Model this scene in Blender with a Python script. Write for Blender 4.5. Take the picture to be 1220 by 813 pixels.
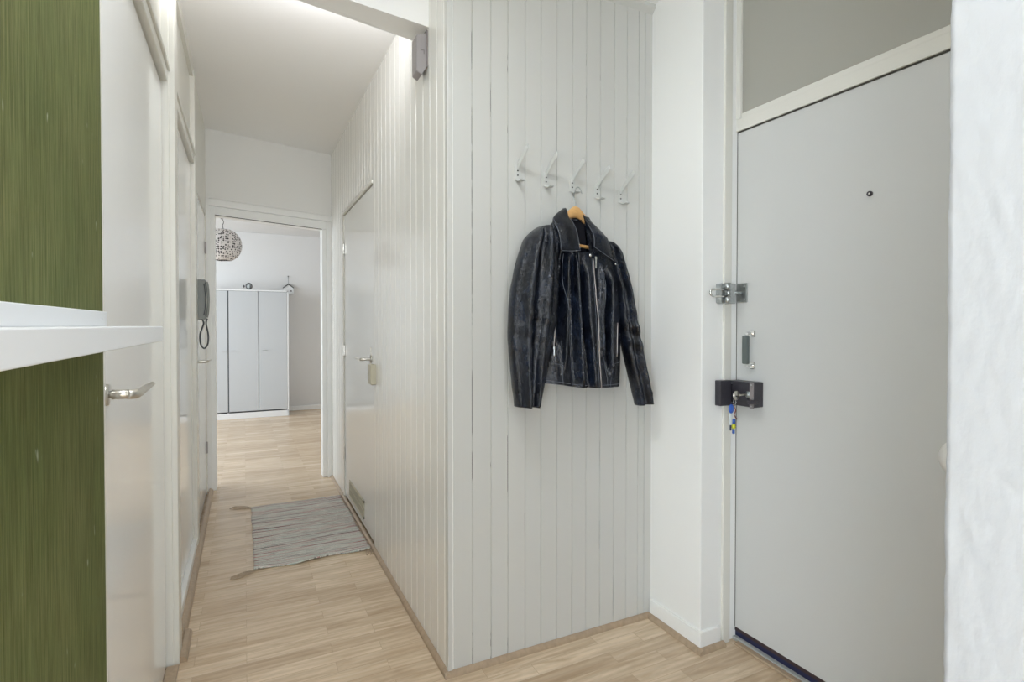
import bpy, bmesh, math, random
from mathutils import Vector, Matrix, noise
from math import sin, cos, pi, radians, sqrt, exp
random.seed(7)
S = bpy.context.scene
COL = S.collection
for o in list(bpy.data.objects): bpy.data.objects.remove(o, do_unlink=True)

# ------------------------------------------------------------------ camera
cam_d = bpy.data.cameras.new('camera'); cam = bpy.data.objects.new('camera', cam_d); COL.objects.link(cam)
cam.location = (0, 0, 1.25)
cam.rotation_euler = (radians(90 - 0.8), 0, radians(-26.3))
cam_d.sensor_fit = 'HORIZONTAL'; cam_d.sensor_width = 36
cam_d.lens = 36 * 645 / 1220
cam_d.shift_y = -9.5 / 1220
cam_d.clip_start = 0.02
S.camera = cam

# ------------------------------------------------------------------ world, lights, exposure
w = bpy.data.worlds.new('world'); S.world = w; w.use_nodes = True
bg = w.node_tree.nodes['Background']; bg.inputs[0].default_value = (0.82, 0.9, 1.0, 1); bg.inputs[1].default_value = 1.0
vs = S.view_settings
vs.view_transform = 'Standard'; vs.look = 'None'; vs.gamma = 1; vs.use_curve_mapping = False
vs.exposure = 0.60
S.cycles.max_bounces = 16; S.cycles.diffuse_bounces = 14; S.cycles.glossy_bounces = 6

def area(name, loc, aim, sx, sy, power, color=(1, 1, 1)):
    d = bpy.data.lights.new(name, 'AREA'); d.shape = 'RECTANGLE'; d.size = sx; d.size_y = sy
    d.energy = power; d.color = color
    o = bpy.data.objects.new(name, d); COL.objects.link(o); o.location = loc
    o.rotation_euler = (Vector(aim) - Vector(loc)).to_track_quat('-Z', 'Y').to_euler()
    return o
# daylight through the living room window behind the camera
area('living_window_light', (0.3, -3.42, 1.55), (0.3, 0, 1.45), 3.2, 1.9, 50, (0.82, 0.91, 1.0))
# daylight through the side window of the living room
area('side_window_light', (-3.1, -2.3, 1.2), (1.2, 1.2, 0.9), 2.3, 1.9, 150, (0.82, 0.91, 1.0))
# daylight through the window of the far room
area('far_window_light', (-2.9, 6.7, 1.6), (1.0, 6.7, 1.5), 2.6, 1.7, 82, (0.82, 0.91, 1.0))
# added fill lights without fixtures: under the hall ceiling, hidden behind the beam
area('hall_fill_light', (0.12, 0.95, 2.58), (0.12, 0.95, 0), 0.5, 0.5, 10.5, (0.90, 0.95, 1.0))
area('beam_fill_light', (0.15, 2.215, 2.512), (0.15, 4.6, 2.35), 0.7, 0.035, 2.4, (0.98, 0.98, 1.0))

# ------------------------------------------------------------------ materials
def new_mat(name):
    m = bpy.data.materials.new(name); m.use_nodes = True
    nt = m.node_tree; b = nt.nodes['Principled BSDF']
    return m, nt, b
def simple(name, col, rough=0.5, metal=0.0, spec=0.5, bump=0.0, bscale=60.0, bdist=0.001, stretch=(1, 1, 1), var=0.0, coat=0.0):
    m, nt, b = new_mat(name)
    b.inputs['Base Color'].default_value = (*col, 1); b.inputs['Roughness'].default_value = rough
    b.inputs['Metallic'].default_value = metal; b.inputs['Specular IOR Level'].default_value = spec
    b.inputs['Coat Weight'].default_value = coat; b.inputs['Coat Roughness'].default_value = 0.08
    tc = nt.nodes.new('ShaderNodeTexCoord'); mp = nt.nodes.new('ShaderNodeMapping')
    mp.inputs['Scale'].default_value = stretch
    nt.links.new(tc.outputs['Object'], mp.inputs[0])
    n = nt.nodes.new('ShaderNodeTexNoise'); n.inputs['Scale'].default_value = bscale; n.inputs['Detail'].default_value = 4
    nt.links.new(mp.outputs[0], n.inputs['Vector'])
    if bump > 0:
        bp = nt.nodes.new('ShaderNodeBump'); bp.inputs['Strength'].default_value = bump; bp.inputs['Distance'].default_value = bdist
        nt.links.new(n.outputs[0], bp.inputs['Height']); nt.links.new(bp.outputs[0], b.inputs['Normal'])
    if var > 0:
        mx = nt.nodes.new('ShaderNodeMix'); mx.data_type = 'RGBA'
        mx.inputs[6].default_value = (*[c * (1 - var) for c in col], 1); mx.inputs[7].default_value = (*[min(1, c * (1 + var)) for c in col], 1)
        nt.links.new(n.outputs[0], mx.inputs[0]); nt.links.new(mx.outputs[2], b.inputs['Base Color'])
    return m
M = {}
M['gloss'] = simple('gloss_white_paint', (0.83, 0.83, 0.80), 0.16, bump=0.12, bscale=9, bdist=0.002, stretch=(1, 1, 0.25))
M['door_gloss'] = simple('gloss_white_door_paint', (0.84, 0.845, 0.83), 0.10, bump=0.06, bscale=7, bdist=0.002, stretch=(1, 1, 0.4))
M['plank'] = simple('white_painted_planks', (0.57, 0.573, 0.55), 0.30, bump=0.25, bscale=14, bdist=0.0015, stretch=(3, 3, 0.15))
M['frame'] = simple('cream_white_frame_paint', (0.68, 0.67, 0.615), 0.28, bump=0.1, bscale=30)
M['satin'] = simple('satin_white_paint', (0.82, 0.825, 0.81), 0.42, bump=0.08, bscale=20)
M['shelf'] = simple('white_shelf_paint', (0.70, 0.715, 0.73), 0.42, bump=0.08, bscale=20)
M['glass'] = simple('window_glass', (1, 1, 1), 0.0)
M['glass'].node_tree.nodes['Principled BSDF'].inputs['Transmission Weight'].default_value = 1.0
M['entry'] = simple('entry_door_paint', (0.56, 0.565, 0.55), 0.45, bump=0.05, bscale=10)
M['transom'] = simple('grey_transom_panel', (0.36, 0.353, 0.31), 0.5)
M['ceiling'] = simple('white_ceiling_plaster', (0.92, 0.92, 0.92), 0.9, bump=0.15, bscale=120)
M['plaster'] = simple('white_wall_plaster', (0.82, 0.82, 0.805), 0.85, bump=0.15, bscale=80)
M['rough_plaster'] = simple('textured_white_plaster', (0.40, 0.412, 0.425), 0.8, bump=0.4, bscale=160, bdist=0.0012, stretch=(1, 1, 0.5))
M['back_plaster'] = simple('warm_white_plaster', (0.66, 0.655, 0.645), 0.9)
M['chrome'] = simple('chrome', (0.72, 0.72, 0.70), 0.18, metal=1)
M['nickel'] = simple('satin_nickel', (0.62, 0.60, 0.55), 0.3, metal=1)
M['steel'] = simple('zinc_steel', (0.45, 0.47, 0.47), 0.35, metal=1, var=0.3, bscale=90)
M['alu'] = simple('white_aluminium', (0.56, 0.57, 0.55), 0.35)
M['black'] = simple('black_iron', (0.035, 0.032, 0.04), 0.4, var=0.3, bscale=120)
M['screw'] = simple('dark_screw', (0.03, 0.03, 0.03), 0.5)
M['gap'] = simple('dark_gap', (0.06, 0.055, 0.045), 0.9)
M['navy'] = simple('navy_painted_sill', (0.012, 0.016, 0.06), 0.35, var=0.4, bscale=40, bump=0.4)
M['brown'] = simple('dark_brown_edge', (0.05, 0.03, 0.03), 0.6, var=0.5, bscale=60)
M['grey_sill'] = simple('grey_metal_strip', (0.38, 0.39, 0.38), 0.4)
M['beige'] = simple('beige_lock_box', (0.52, 0.49, 0.38), 0.45)
M['sensor'] = simple('grey_plastic', (0.33, 0.31, 0.315), 0.45)
M['sensor_dark'] = simple('dark_grey_plastic', (0.22, 0.20, 0.20), 0.5)
M['grip'] = simple('dark_green_grey_grip', (0.10, 0.12, 0.115), 0.4)
M['phone'] = simple('grey_phone_plastic', (0.20, 0.21, 0.20), 0.45)
M['phone_dark'] = simple('dark_phone_plastic', (0.05, 0.055, 0.06), 0.4)
M['wardrobe'] = simple('grey_white_laminate', (0.50, 0.52, 0.535), 0.5)
M['wardrobe_edge'] = simple('white_wardrobe_carcass', (0.76, 0.77, 0.77), 0.5)
M['dark_gap'] = simple('shadow_gap_strip', (0.10, 0.11, 0.12), 0.8)
M['blue'] = simple('blue_fob_plastic', (0.03, 0.10, 0.42), 0.3)
M['yellow'] = simple('yellow_bead', (0.55, 0.55, 0.03), 0.4)
M['red'] = simple('dark_red_cord', (0.22, 0.04, 0.04), 0.6)
M['clear'] = simple('pale_fob', (0.6, 0.65, 0.66), 0.25)
M['cord_tan'] = simple('tan_cotton_cord', (0.42, 0.33, 0.24), 0.9)
M['white_dome'] = simple('white_plastic', (0.72, 0.71, 0.69), 0.35)
M['roof_dark'] = simple('dark_metal_roof', (0.05, 0.05, 0.045), 0.5)
M['glassy'] = simple('pale_grey_glass', (0.45, 0.49, 0.50), 0.15)
M['hwood'] = simple('hanger_wood', (0.62, 0.36, 0.14), 0.32, var=0.2, bscale=30, stretch=(1, 1, 6))
M['lining'] = simple('black_lining', (0.006, 0.006, 0.009), 0.8, spec=0.15)
M['stitch'] = simple('worn_grey_seam', (0.10, 0.11, 0.13), 0.6)
M['zip'] = simple('zip_teeth', (0.42, 0.38, 0.36), 0.35, metal=0.8)
M['cable'] = simple('cable_grey', (0.10, 0.10, 0.10), 0.5)

def wood_floor():
    m, nt, b = new_mat('oak_laminate_strips')
    N = nt.nodes.new; L = nt.links.new
    tc = N('ShaderNodeTexCoord')
    br = N('ShaderNodeTexBrick'); br.offset = 0.37; br.offset_frequency = 2; br.squash = 1
    br.inputs['Scale'].default_value = 1; br.inputs['Brick Width'].default_value = 0.47; br.inputs['Row Height'].default_value = 0.067
    br.inputs['Mortar Size'].default_value = 0.0007; br.inputs['Mortar Smooth'].default_value = 0.2; br.inputs['Bias'].default_value = 0
    br.inputs['Color1'].default_value = (0, 0, 0, 1); br.inputs['Color2'].default_value = (1, 1, 1, 1); br.inputs['Mortar'].default_value = (0.5, 0.5, 0.5, 1)
    L(tc.outputs['Object'], br.inputs['Vector'])
    # grain: noise stretched along X, shifted per strip
    sh = N('ShaderNodeVectorMath'); sh.operation = 'MULTIPLY_ADD'
    sh.inputs[1].default_value = (9.1, 3.7, 5.3)
    L(br.outputs['Color'], sh.inputs[0]); L(tc.outputs['Object'], sh.inputs[2])
    mp = N('ShaderNodeMapping'); mp.inputs['Scale'].default_value = (1.1, 9, 1); L(sh.outputs[0], mp.inputs[0])
    g = N('ShaderNodeTexNoise'); g.inputs['Scale'].default_value = 3; g.inputs['Detail'].default_value = 7; g.inputs['Roughness'].default_value = 0.62; g.inputs['Distortion'].default_value = 0.9
    L(mp.outputs[0], g.inputs['Vector'])
    mp2 = N('ShaderNodeMapping'); mp2.inputs['Scale'].default_value = (0.8, 4.5, 1); L(sh.outputs[0], mp2.inputs[0])
    wv = N('ShaderNodeTexWave'); wv.wave_type = 'RINGS'; wv.inputs['Scale'].default_value = 2.6; wv.inputs['Distortion'].default_value = 5; wv.inputs['Detail'].default_value = 3
    L(mp2.outputs[0], wv.inputs['Vector'])
    r1 = N('ShaderNodeValToRGB'); r1.color_ramp.elements[0].position = 0.3; r1.color_ramp.elements[1].position = 0.72
    r1.color_ramp.elements[0].color = (0.56, 0.42, 0.28, 1); r1.color_ramp.elements[1].color = (0.86, 0.71, 0.53, 1)
    L(g.outputs[0], r1.inputs[0])
    m1 = N('ShaderNodeMix'); m1.data_type = 'RGBA'; m1.blend_type = 'MULTIPLY'; m1.inputs[0].default_value = 0.10
    L(r1.outputs[0], m1.inputs[6]); L(wv.outputs['Color'], m1.inputs[7])
    # strip tint
    rt = N('ShaderNodeValToRGB'); rt.color_ramp.elements[0].color = (0.76, 0.72, 0.68, 1); rt.color_ramp.elements[1].color = (1.0, 1.0, 1.0, 1)
    L(br.outputs['Color'], rt.inputs[0])
    m2 = N('ShaderNodeMix'); m2.data_type = 'RGBA'; m2.blend_type = 'MULTIPLY'; m2.inputs[0].default_value = 1
    L(m1.outputs[2], m2.inputs[6]); L(rt.outputs[0], m2.inputs[7])
    m3 = N('ShaderNodeMix'); m3.data_type = 'RGBA'; m3.inputs[7].default_value = (0.26, 0.17, 0.10, 1)
    mu = N('ShaderNodeMath'); mu.operation = 'MULTIPLY'; mu.inputs[1].default_value = 0.55
    L(br.outputs['Fac'], mu.inputs[0]); L(mu.outputs[0], m3.inputs[0]); L(m2.outputs[2], m3.inputs[6])
    L(m3.outputs[2], b.inputs['Base Color'])
    b.inputs['Roughness'].default_value = 0.27; b.inputs['Specular IOR Level'].default_value = 0.55
    bp = N('ShaderNodeBump'); bp.inputs['Strength'].default_value = 0.12; bp.inputs['Distance'].default_value = 0.001
    L(g.outputs[0], bp.inputs['Height']); L(bp.outputs[0], b.inputs['Normal'])
    return m
M['floor'] = wood_floor()
M['wood_trim'] = simple('wood_quarter_round', (0.38, 0.285, 0.195), 0.4, var=0.3, bscale=20, stretch=(3, 3, 1))

def green_fabric():
    m, nt, b = new_mat('green_grasscloth'); N = nt.nodes.new; L = nt.links.new
    tc = N('ShaderNodeTexCoord')
    mp = N('ShaderNodeMapping'); mp.inputs['Scale'].default_value = (1, 260, 9); L(tc.outputs['Object'], mp.inputs[0])
    n = N('ShaderNodeTexNoise'); n.inputs['Scale'].default_value = 1; n.inputs['Detail'].default_value = 5; n.inputs['Roughness'].default_value = 0.7; L(mp.outputs[0], n.inputs['Vector'])
    n2 = N('ShaderNodeTexNoise'); n2.inputs['Scale'].default_value = 5; n2.inputs['Detail'].default_value = 4; L(tc.outputs['Object'], n2.inputs['Vector'])
    r = N('ShaderNodeValToRGB'); r.color_ramp.elements[0].position = 0.3; r.color_ramp.elements[1].position = 0.75
    r.color_ramp.elements[0].color = (0.070, 0.080, 0.022, 1); r.color_ramp.elements[1].color = (0.205, 0.222, 0.088, 1)
    L(n.outputs[0], r.inputs[0])
    mx = N('ShaderNodeMix'); mx.data_type = 'RGBA'; mx.blend_type = 'MULTIPLY'; mx.inputs[0].default_value = 0.5
    r2 = N('ShaderNodeValToRGB'); r2.color_ramp.elements[0].position = 0.35; r2.color_ramp.elements[1].position = 0.7
    r2.color_ramp.elements[0].color = (0.62, 0.72, 0.5, 1); r2.color_ramp.elements[1].color = (1.1, 1.0, 1.0, 1); L(n2.outputs[0], r2.inputs[0])
    L(r.outputs[0], mx.inputs[6]); L(r2.outputs[0], mx.inputs[7])
    # pale scuffs
    n3 = N('ShaderNodeTexNoise'); n3.inputs['Scale'].default_value = 40; n3.inputs['Detail'].default_value = 2
    mp3 = N('ShaderNodeMapping'); mp3.inputs['Scale'].default_value = (1, 1, 0.5); L(tc.outputs['Object'], mp3.inputs[0]); L(mp3.outputs[0], n3.inputs['Vector'])
    r3 = N('ShaderNodeValToRGB'); r3.color_ramp.elements[0].position = 0.74; r3.color_ramp.elements[1].position = 0.80; L(n3.outputs[0], r3.inputs[0])
    m3 = N('ShaderNodeMix'); m3.data_type = 'RGBA'; m3.inputs[7].default_value = (0.35, 0.37, 0.27, 1); L(r3.outputs[0], m3.inputs[0]); L(mx.outputs[2], m3.inputs[6])
    L(m3.outputs[2], b.inputs['Base Color']); b.inputs['Roughness'].default_value = 0.85
    b.inputs['Specular IOR Level'].default_value = 0.2
    bp = N('ShaderNodeBump'); bp.inputs['Strength'].default_value = 0.7; bp.inputs['Distance'].default_value = 0.0015
    L(n.outputs[0], bp.inputs['Height']); L(bp.outputs[0], b.inputs['Normal'])
    return m
M['green'] = green_fabric()

def groove_mat(name, light, dark, p0, p1):
    m, nt, b = new_mat(name); N = nt.nodes.new; L = nt.links.new
    tc = N('ShaderNodeTexCoord'); mp = N('ShaderNodeMapping'); mp.inputs['Scale'].default_value = (17, 17, 1.6); L(tc.outputs['Object'], mp.inputs[0])
    n = N('ShaderNodeTexNoise'); n.inputs['Scale'].default_value = 1; n.inputs['Detail'].default_value = 5; n.inputs['Roughness'].default_value = 0.75; L(mp.outputs[0], n.inputs['Vector'])
    r = N('ShaderNodeValToRGB'); r.color_ramp.elements[0].position = p0; r.color_ramp.elements[1].position = p1
    r.color_ramp.elements[0].color = (*light, 1); r.color_ramp.elements[1].color = (*dark, 1)
    L(n.outputs[0], r.inputs[0]); L(r.outputs[0], b.inputs['Base Color']); b.inputs['Roughness'].default_value = 0.6
    return m
M['groove'] = groove_mat('groove_glossy_planks', (0.30, 0.295, 0.27), (0.12, 0.11, 0.09), 0.52, 0.6)
M['groove_crack'] = groove_mat('groove_with_worn_cracks', (0.50, 0.50, 0.47), (0.04, 0.035, 0.03), 0.545, 0.57)

def leather():
    m, nt, b = new_mat('embossed_navy_leather'); N = nt.nodes.new; L = nt.links.new
    tc = N('ShaderNodeTexCoord')
    v = N('ShaderNodeTexVoronoi'); v.inputs['Scale'].default_value = 200; v.feature = 'DISTANCE_TO_EDGE'
    mpv = N('ShaderNodeMapping'); mpv.inputs['Scale'].default_value = (1, 1, 0.75); L(tc.outputs['Object'], mpv.inputs[0]); L(mpv.outputs[0], v.inputs['Vector'])
    mp = N('ShaderNodeMapping'); mp.inputs['Scale'].default_value = (1.6, 1.6, 0.7); L(tc.outputs['Object'], mp.inputs[0])
    n = N('ShaderNodeTexNoise'); n.inputs['Scale'].default_value = 16; n.inputs['Detail'].default_value = 6; n.inputs['Roughness'].default_value = 0.7; L(mp.outputs[0], n.inputs['Vector'])
    n2 = N('ShaderNodeTexNoise'); n2.inputs['Scale'].default_value = 45; n2.inputs['Detail'].default_value = 5; L(mp.outputs[0], n2.inputs['Vector'])
    r = N('ShaderNodeValToRGB'); e = r.color_ramp.elements
    e[0].position = 0.42; e[0].color = (0.002, 0.0025, 0.005, 1); e[1].position = 0.80; e[1].color = (0.015, 0.023, 0.044, 1)
    L(n.outputs[0], r.inputs[0]); L(r.outputs[0], b.inputs['Base Color'])
    rr = N('ShaderNodeValToRGB'); rr.color_ramp.elements[0].position = 0.35; rr.color_ramp.elements[1].position = 0.75
    rr.color_ramp.elements[0].color = (0.12,) * 3 + (1,); rr.color_ramp.elements[1].color = (0.32,) * 3 + (1,)
    L(n2.outputs[0], rr.inputs[0]); L(rr.outputs[0], b.inputs['Roughness'])
    b.inputs['Specular IOR Level'].default_value = 0.48
    bp = N('ShaderNodeBump'); bp.inputs['Strength'].default_value = 0.5; bp.inputs['Distance'].default_value = 0.0009
    mr = N('ShaderNodeMapRange'); mr.inputs[1].default_value = 0; mr.inputs[2].default_value = 0.25; L(v.outputs['Distance'], mr.inputs[0])
    L(mr.outputs[0], bp.inputs['Height'])
    bp2 = N('ShaderNodeBump'); bp2.inputs['Strength'].default_value = 0.35; bp2.inputs['Distance'].default_value = 0.003
    L(n.outputs[0], bp2.inputs['Height']); L(bp.outputs[0], bp2.inputs['Normal']); L(bp2.outputs[0], b.inputs['Normal'])
    return m
M['leather'] = leather()

def rug_mat():
    m, nt, b = new_mat('rag_rug_weave'); N = nt.nodes.new; L = nt.links.new
    tc = N('ShaderNodeTexCoord')
    mp = N('ShaderNodeMapping'); mp.inputs['Scale'].default_value = (1.1, 75, 1); L(tc.outputs['Object'], mp.inputs[0])
    n = N('ShaderNodeTexNoise'); n.inputs['Scale'].default_value = 1; n.inputs['Detail'].default_value = 2; n.inputs['Roughness'].default_value = 0.6; L(mp.outputs[0], n.inputs['Vector'])
    r = N('ShaderNodeValToRGB'); r.color_ramp.interpolation = 'LINEAR'
    pts = [(0.36, (0.10, 0.07, 0.09)), (0.39, (0.42, 0.07, 0.07)), (0.415, (0.78, 0.75, 0.69)), (0.455, (0.50, 0.53, 0.48)), (0.48, (0.82, 0.80, 0.75)),
           (0.51, (0.13, 0.14, 0.14)), (0.528, (0.80, 0.78, 0.73)), (0.57, (0.48, 0.55, 0.50)), (0.60, (0.80, 0.76, 0.72)), (0.63, (0.45, 0.10, 0.10)), (0.66, (0.6, 0.58, 0.55))]
    while len(r.color_ramp.elements) < len(pts): r.color_ramp.elements.new(0.5)
    for i, (p, c) in enumerate(pts): r.color_ramp.elements[i].position = p; r.color_ramp.elements[i].color = (*c, 1)
    L(n.outputs[0], r.inputs[0])
    n2 = N('ShaderNodeTexNoise'); n2.inputs['Scale'].default_value = 140; n2.inputs['Detail'].default_value = 3; L(tc.outputs['Object'], n2.inputs['Vector'])
    mx = N('ShaderNodeMix'); mx.data_type = 'RGBA'; mx.blend_type = 'MULTIPLY'; mx.inputs[0].default_value = 0.5
    r2 = N('ShaderNodeValToRGB'); r2.color_ramp.elements[0].position = 0.35; r2.color_ramp.elements[0].color = (0.62, 0.62, 0.62, 1); r2.color_ramp.elements[1].position = 0.55
    L(n2.outputs[0], r2.inputs[0]); L(r.outputs[0], mx.inputs[6]); L(r2.outputs[0], mx.inputs[7]); L(mx.outputs[2], b.inputs['Base Color'])
    b.inputs['Roughness'].default_value = 0.95; b.inputs['Specular IOR Level'].default_value = 0.1
    bp = N('ShaderNodeBump'); bp.inputs['Strength'].default_value = 0.9; bp.inputs['Distance'].default_value = 0.003
    L(n2.outputs[0], bp.inputs['Height']); L(bp.outputs[0], b.inputs['Normal'])
    return m
M['rug'] = rug_mat()

def dots_mat():
    m, nt, b = new_mat('white_shade_with_dark_dots'); N = nt.nodes.new; L = nt.links.new
    tc = N('ShaderNodeTexCoord')
    v = N('ShaderNodeTexVoronoi'); v.inputs['Scale'].default_value = 50; v.inputs['Randomness'].default_value = 0.5; L(tc.outputs['Object'], v.inputs['Vector'])
    r = N('ShaderNodeValToRGB'); r.color_ramp.elements[0].position = 0.36; r.color_ramp.elements[1].position = 0.44
    r.color_ramp.elements[0].color = (0.03, 0.025, 0.025, 1); r.color_ramp.elements[1].color = (0.66, 0.63, 0.61, 1)
    L(v.outputs['Distance'], r.inputs[0]); L(r.outputs[0], b.inputs['Base Color']); b.inputs['Roughness'].default_value = 0.7
    return m
M['dots'] = dots_mat()

# ------------------------------------------------------------------ mesh helpers
def wloc(o):
    v = Vector((0, 0, 0))
    while o: v += o.location; o = o.parent
    return v
def obj(name, bm, mat, parent=None, smooth=False, local=False, recalc=True):
    if recalc: bmesh.ops.recalc_face_normals(bm, faces=bm.faces[:])
    me = bpy.data.meshes.new(name)
    if parent is not None and not local:
        bmesh.ops.translate(bm, verts=bm.verts[:], vec=-wloc(parent))
    bm.to_mesh(me); bm.free()
    mats = mat if isinstance(mat, (list, tuple)) else [mat]
    for k in mats: me.materials.append(M[k])
    if smooth:
        for p in me.polygons: p.use_smooth = True
    o = bpy.data.objects.new(name, me); COL.objects.link(o)
    if parent is not None: o.parent = parent
    return o
def thing(name, label, cat, loc=(0, 0, 0), group=None):
    o = bpy.data.objects.new(name, None); COL.objects.link(o); o.location = loc; o.empty_display_size = 0.05
    o['label'] = label; o['category'] = cat
    if group: o['group'] = group
    return o
def tag(o, label, cat, group=None):
    o['label'] = label; o['category'] = cat
    if group: o['group'] = group
    return o
def struct(name, bm, mat, smooth=False):
    o = obj(name, bm, mat, None, smooth); o['kind'] = 'structure'; return o
def B(): return bmesh.new()
def box(bm, x0, x1, y0, y1, z0, z1, bev=0.0, seg=2, mi=0):
    r = bmesh.ops.create_cube(bm, size=1)
    bmesh.ops.scale(bm, vec=(x1 - x0, y1 - y0, z1 - z0), verts=r['verts'])
    bmesh.ops.translate(bm, vec=((x0 + x1) / 2, (y0 + y1) / 2, (z0 + z1) / 2), verts=r['verts'])
    fs = set(f for v in r['verts'] for f in v.link_faces)
    for f in fs: f.material_index = mi
    if bev > 0:
        es = list(set(e for v in r['verts'] for e in v.link_edges))
        bmesh.ops.bevel(bm, geom=es, offset=bev, segments=seg, profile=0.5, affect='EDGES')
    return bm
def hexa(bm, pts, mi=0):
    """eight points: bottom ring 4, top ring 4"""
    v = [bm.verts.new(p) for p in pts]
    for f in ((0, 3, 2, 1), (4, 5, 6, 7), (0, 1, 5, 4), (1, 2, 6, 5), (2, 3, 7, 6), (3, 0, 4, 7)):
        bm.faces.new([v[i] for i in f]).material_index = mi
    return bm
def prism(bm, poly, d, mi=0):
    """poly: list of 3d points (planar), extruded by vector d"""
    d = Vector(d)
    a = [bm.verts.new(Vector(p)) for p in poly]; b = [bm.verts.new(Vector(p) + d) for p in poly]
    n = len(poly)
    fs = [bm.faces.new(a[::-1]), bm.faces.new(b)]
    for i in range(n): fs.append(bm.faces.new((a[i], a[(i + 1) % n], b[(i + 1) % n], b[i])))
    for f in fs: f.material_index = mi
    return bm
def tube(bm, pts, r, n=8, cap=True, flat=1.0, closed=False, mi=0):
    pts = [Vector(p) for p in pts]; rings = []
    m = len(pts); rs = r if isinstance(r, (list, tuple)) else [r] * m
    ref = None
    for i, p in enumerate(pts):
        if closed: t = (pts[(i + 1) % m] - pts[i - 1]).normalized()
        else: t = (pts[min(i + 1, m - 1)] - pts[max(i - 1, 0)]).normalized()
        if ref is None:
            ref = Vector((0, 0, 1)) if abs(t.z) < 0.9 else Vector((1, 0, 0))
        u = (ref - t * ref.dot(t)).normalized(); ref = u; v = t.cross(u)
        rings.append([bm.verts.new(p + (u * cos(2 * pi * k / n) + v * sin(2 * pi * k / n) * flat) * rs[i]) for k in range(n)])
    for i in range(m if closed else m - 1):
        a, b = rings[i], rings[(i + 1) % m]
        for k in range(n): bm.faces.new((a[k], a[(k + 1) % n], b[(k + 1) % n], b[k])).material_index = mi
    if cap and not closed:
        bm.faces.new(rings[0][::-1]).material_index = mi; bm.faces.new(rings[-1]).material_index = mi
    return bm
def cyl(bm, a, b, r, n=20, r2=None, mi=0):
    return tube(bm, [a, b], [r, r if r2 is None else r2], n=n, mi=mi)
def smooth_pts(pts, k=6):
    """Catmull-Rom through points"""
    P = [Vector(p) for p in pts]; out = []
    for i in range(len(P) - 1):
        p0, p1, p2, p3 = P[max(i - 1, 0)], P[i], P[i + 1], P[min(i + 2, len(P) - 1)]
        for j in range(k):
            t = j / k
            out.append(0.5 * ((2 * p1) + (p2 - p0) * t + (2 * p0 - 5 * p1 + 4 * p2 - p3) * t * t + (3 * p1 - p0 - 3 * p2 + p3) * t ** 3))
    out.append(P[-1]); return out
def lerp_tab(tab, z):
    """tab: [(val, z)] sorted by descending z"""
    if z >= tab[0][1]: return tab[0][0]
    for (a, za), (b, zb) in zip(tab, tab[1:]):
        if z >= zb:
            t = (za - z) / (za - zb); return a + (b - a) * t
    return tab[-1][0]
def stab(tab, z):
    """smoothed table lookup"""
    return sum(lerp_tab(tab, z + d) for d in (-0.03, -0.015, 0, 0.015, 0.03)) / 5
def ellipsoid(bm, c, r, u=24, v=14, mi=0):
    g = bmesh.ops.create_uvsphere(bm, u_segments=u, v_segments=v, radius=1)
    bmesh.ops.scale(bm, vec=r, verts=g['verts']); bmesh.ops.translate(bm, vec=c, verts=g['verts'])
    for f in set(f for q in g['verts'] for f in q.link_faces): f.material_index = mi
    return bm

# ------------------------------------------------------------------ setting
XL, XR = -0.262, 0.645           # corridor left leaf plane, plank wall plane
YC = 1.815                       # coat wall plane
YF = 4.66                        # far wall of the corridor
XD = 1.75                        # entry door plane
bm = B(); box(bm, -3.2, 2.0, -3.6, 8.75, -0.08, 0); struct('floor', bm, 'floor')

# ceilings
bm = B(); box(bm, -3.2, 2.0, -3.6, 2.1, 2.605, 2.80); struct('ceiling', bm, 'ceiling')
bm = B(); hexa(bm, [(-0.45, 2.1, 2.685), (0.72, 2.1, 2.60), (0.72, 4.70, 2.642), (-0.45, 4.70, 2.742),
                    (-0.45, 2.1, 2.86), (0.72, 2.1, 2.86), (0.72, 4.70, 2.86), (-0.45, 4.70, 2.86)])
struct('ceiling', bm, 'ceiling')
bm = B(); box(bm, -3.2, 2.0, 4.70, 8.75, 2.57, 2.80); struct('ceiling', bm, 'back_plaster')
# ceiling beam between hall and corridor
bm = B(); hexa(bm, [(-0.40, 2.03, 2.49), (XR, 2.03, 2.402), (XR, 2.20, 2.424), (-0.40, 2.20, 2.54),
                    (-0.40, 2.03, 2.75), (XR, 2.03, 2.75), (XR, 2.20, 2.75), (-0.40, 2.20, 2.75)])
struct('trim_1', bm, 'ceiling')

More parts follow.
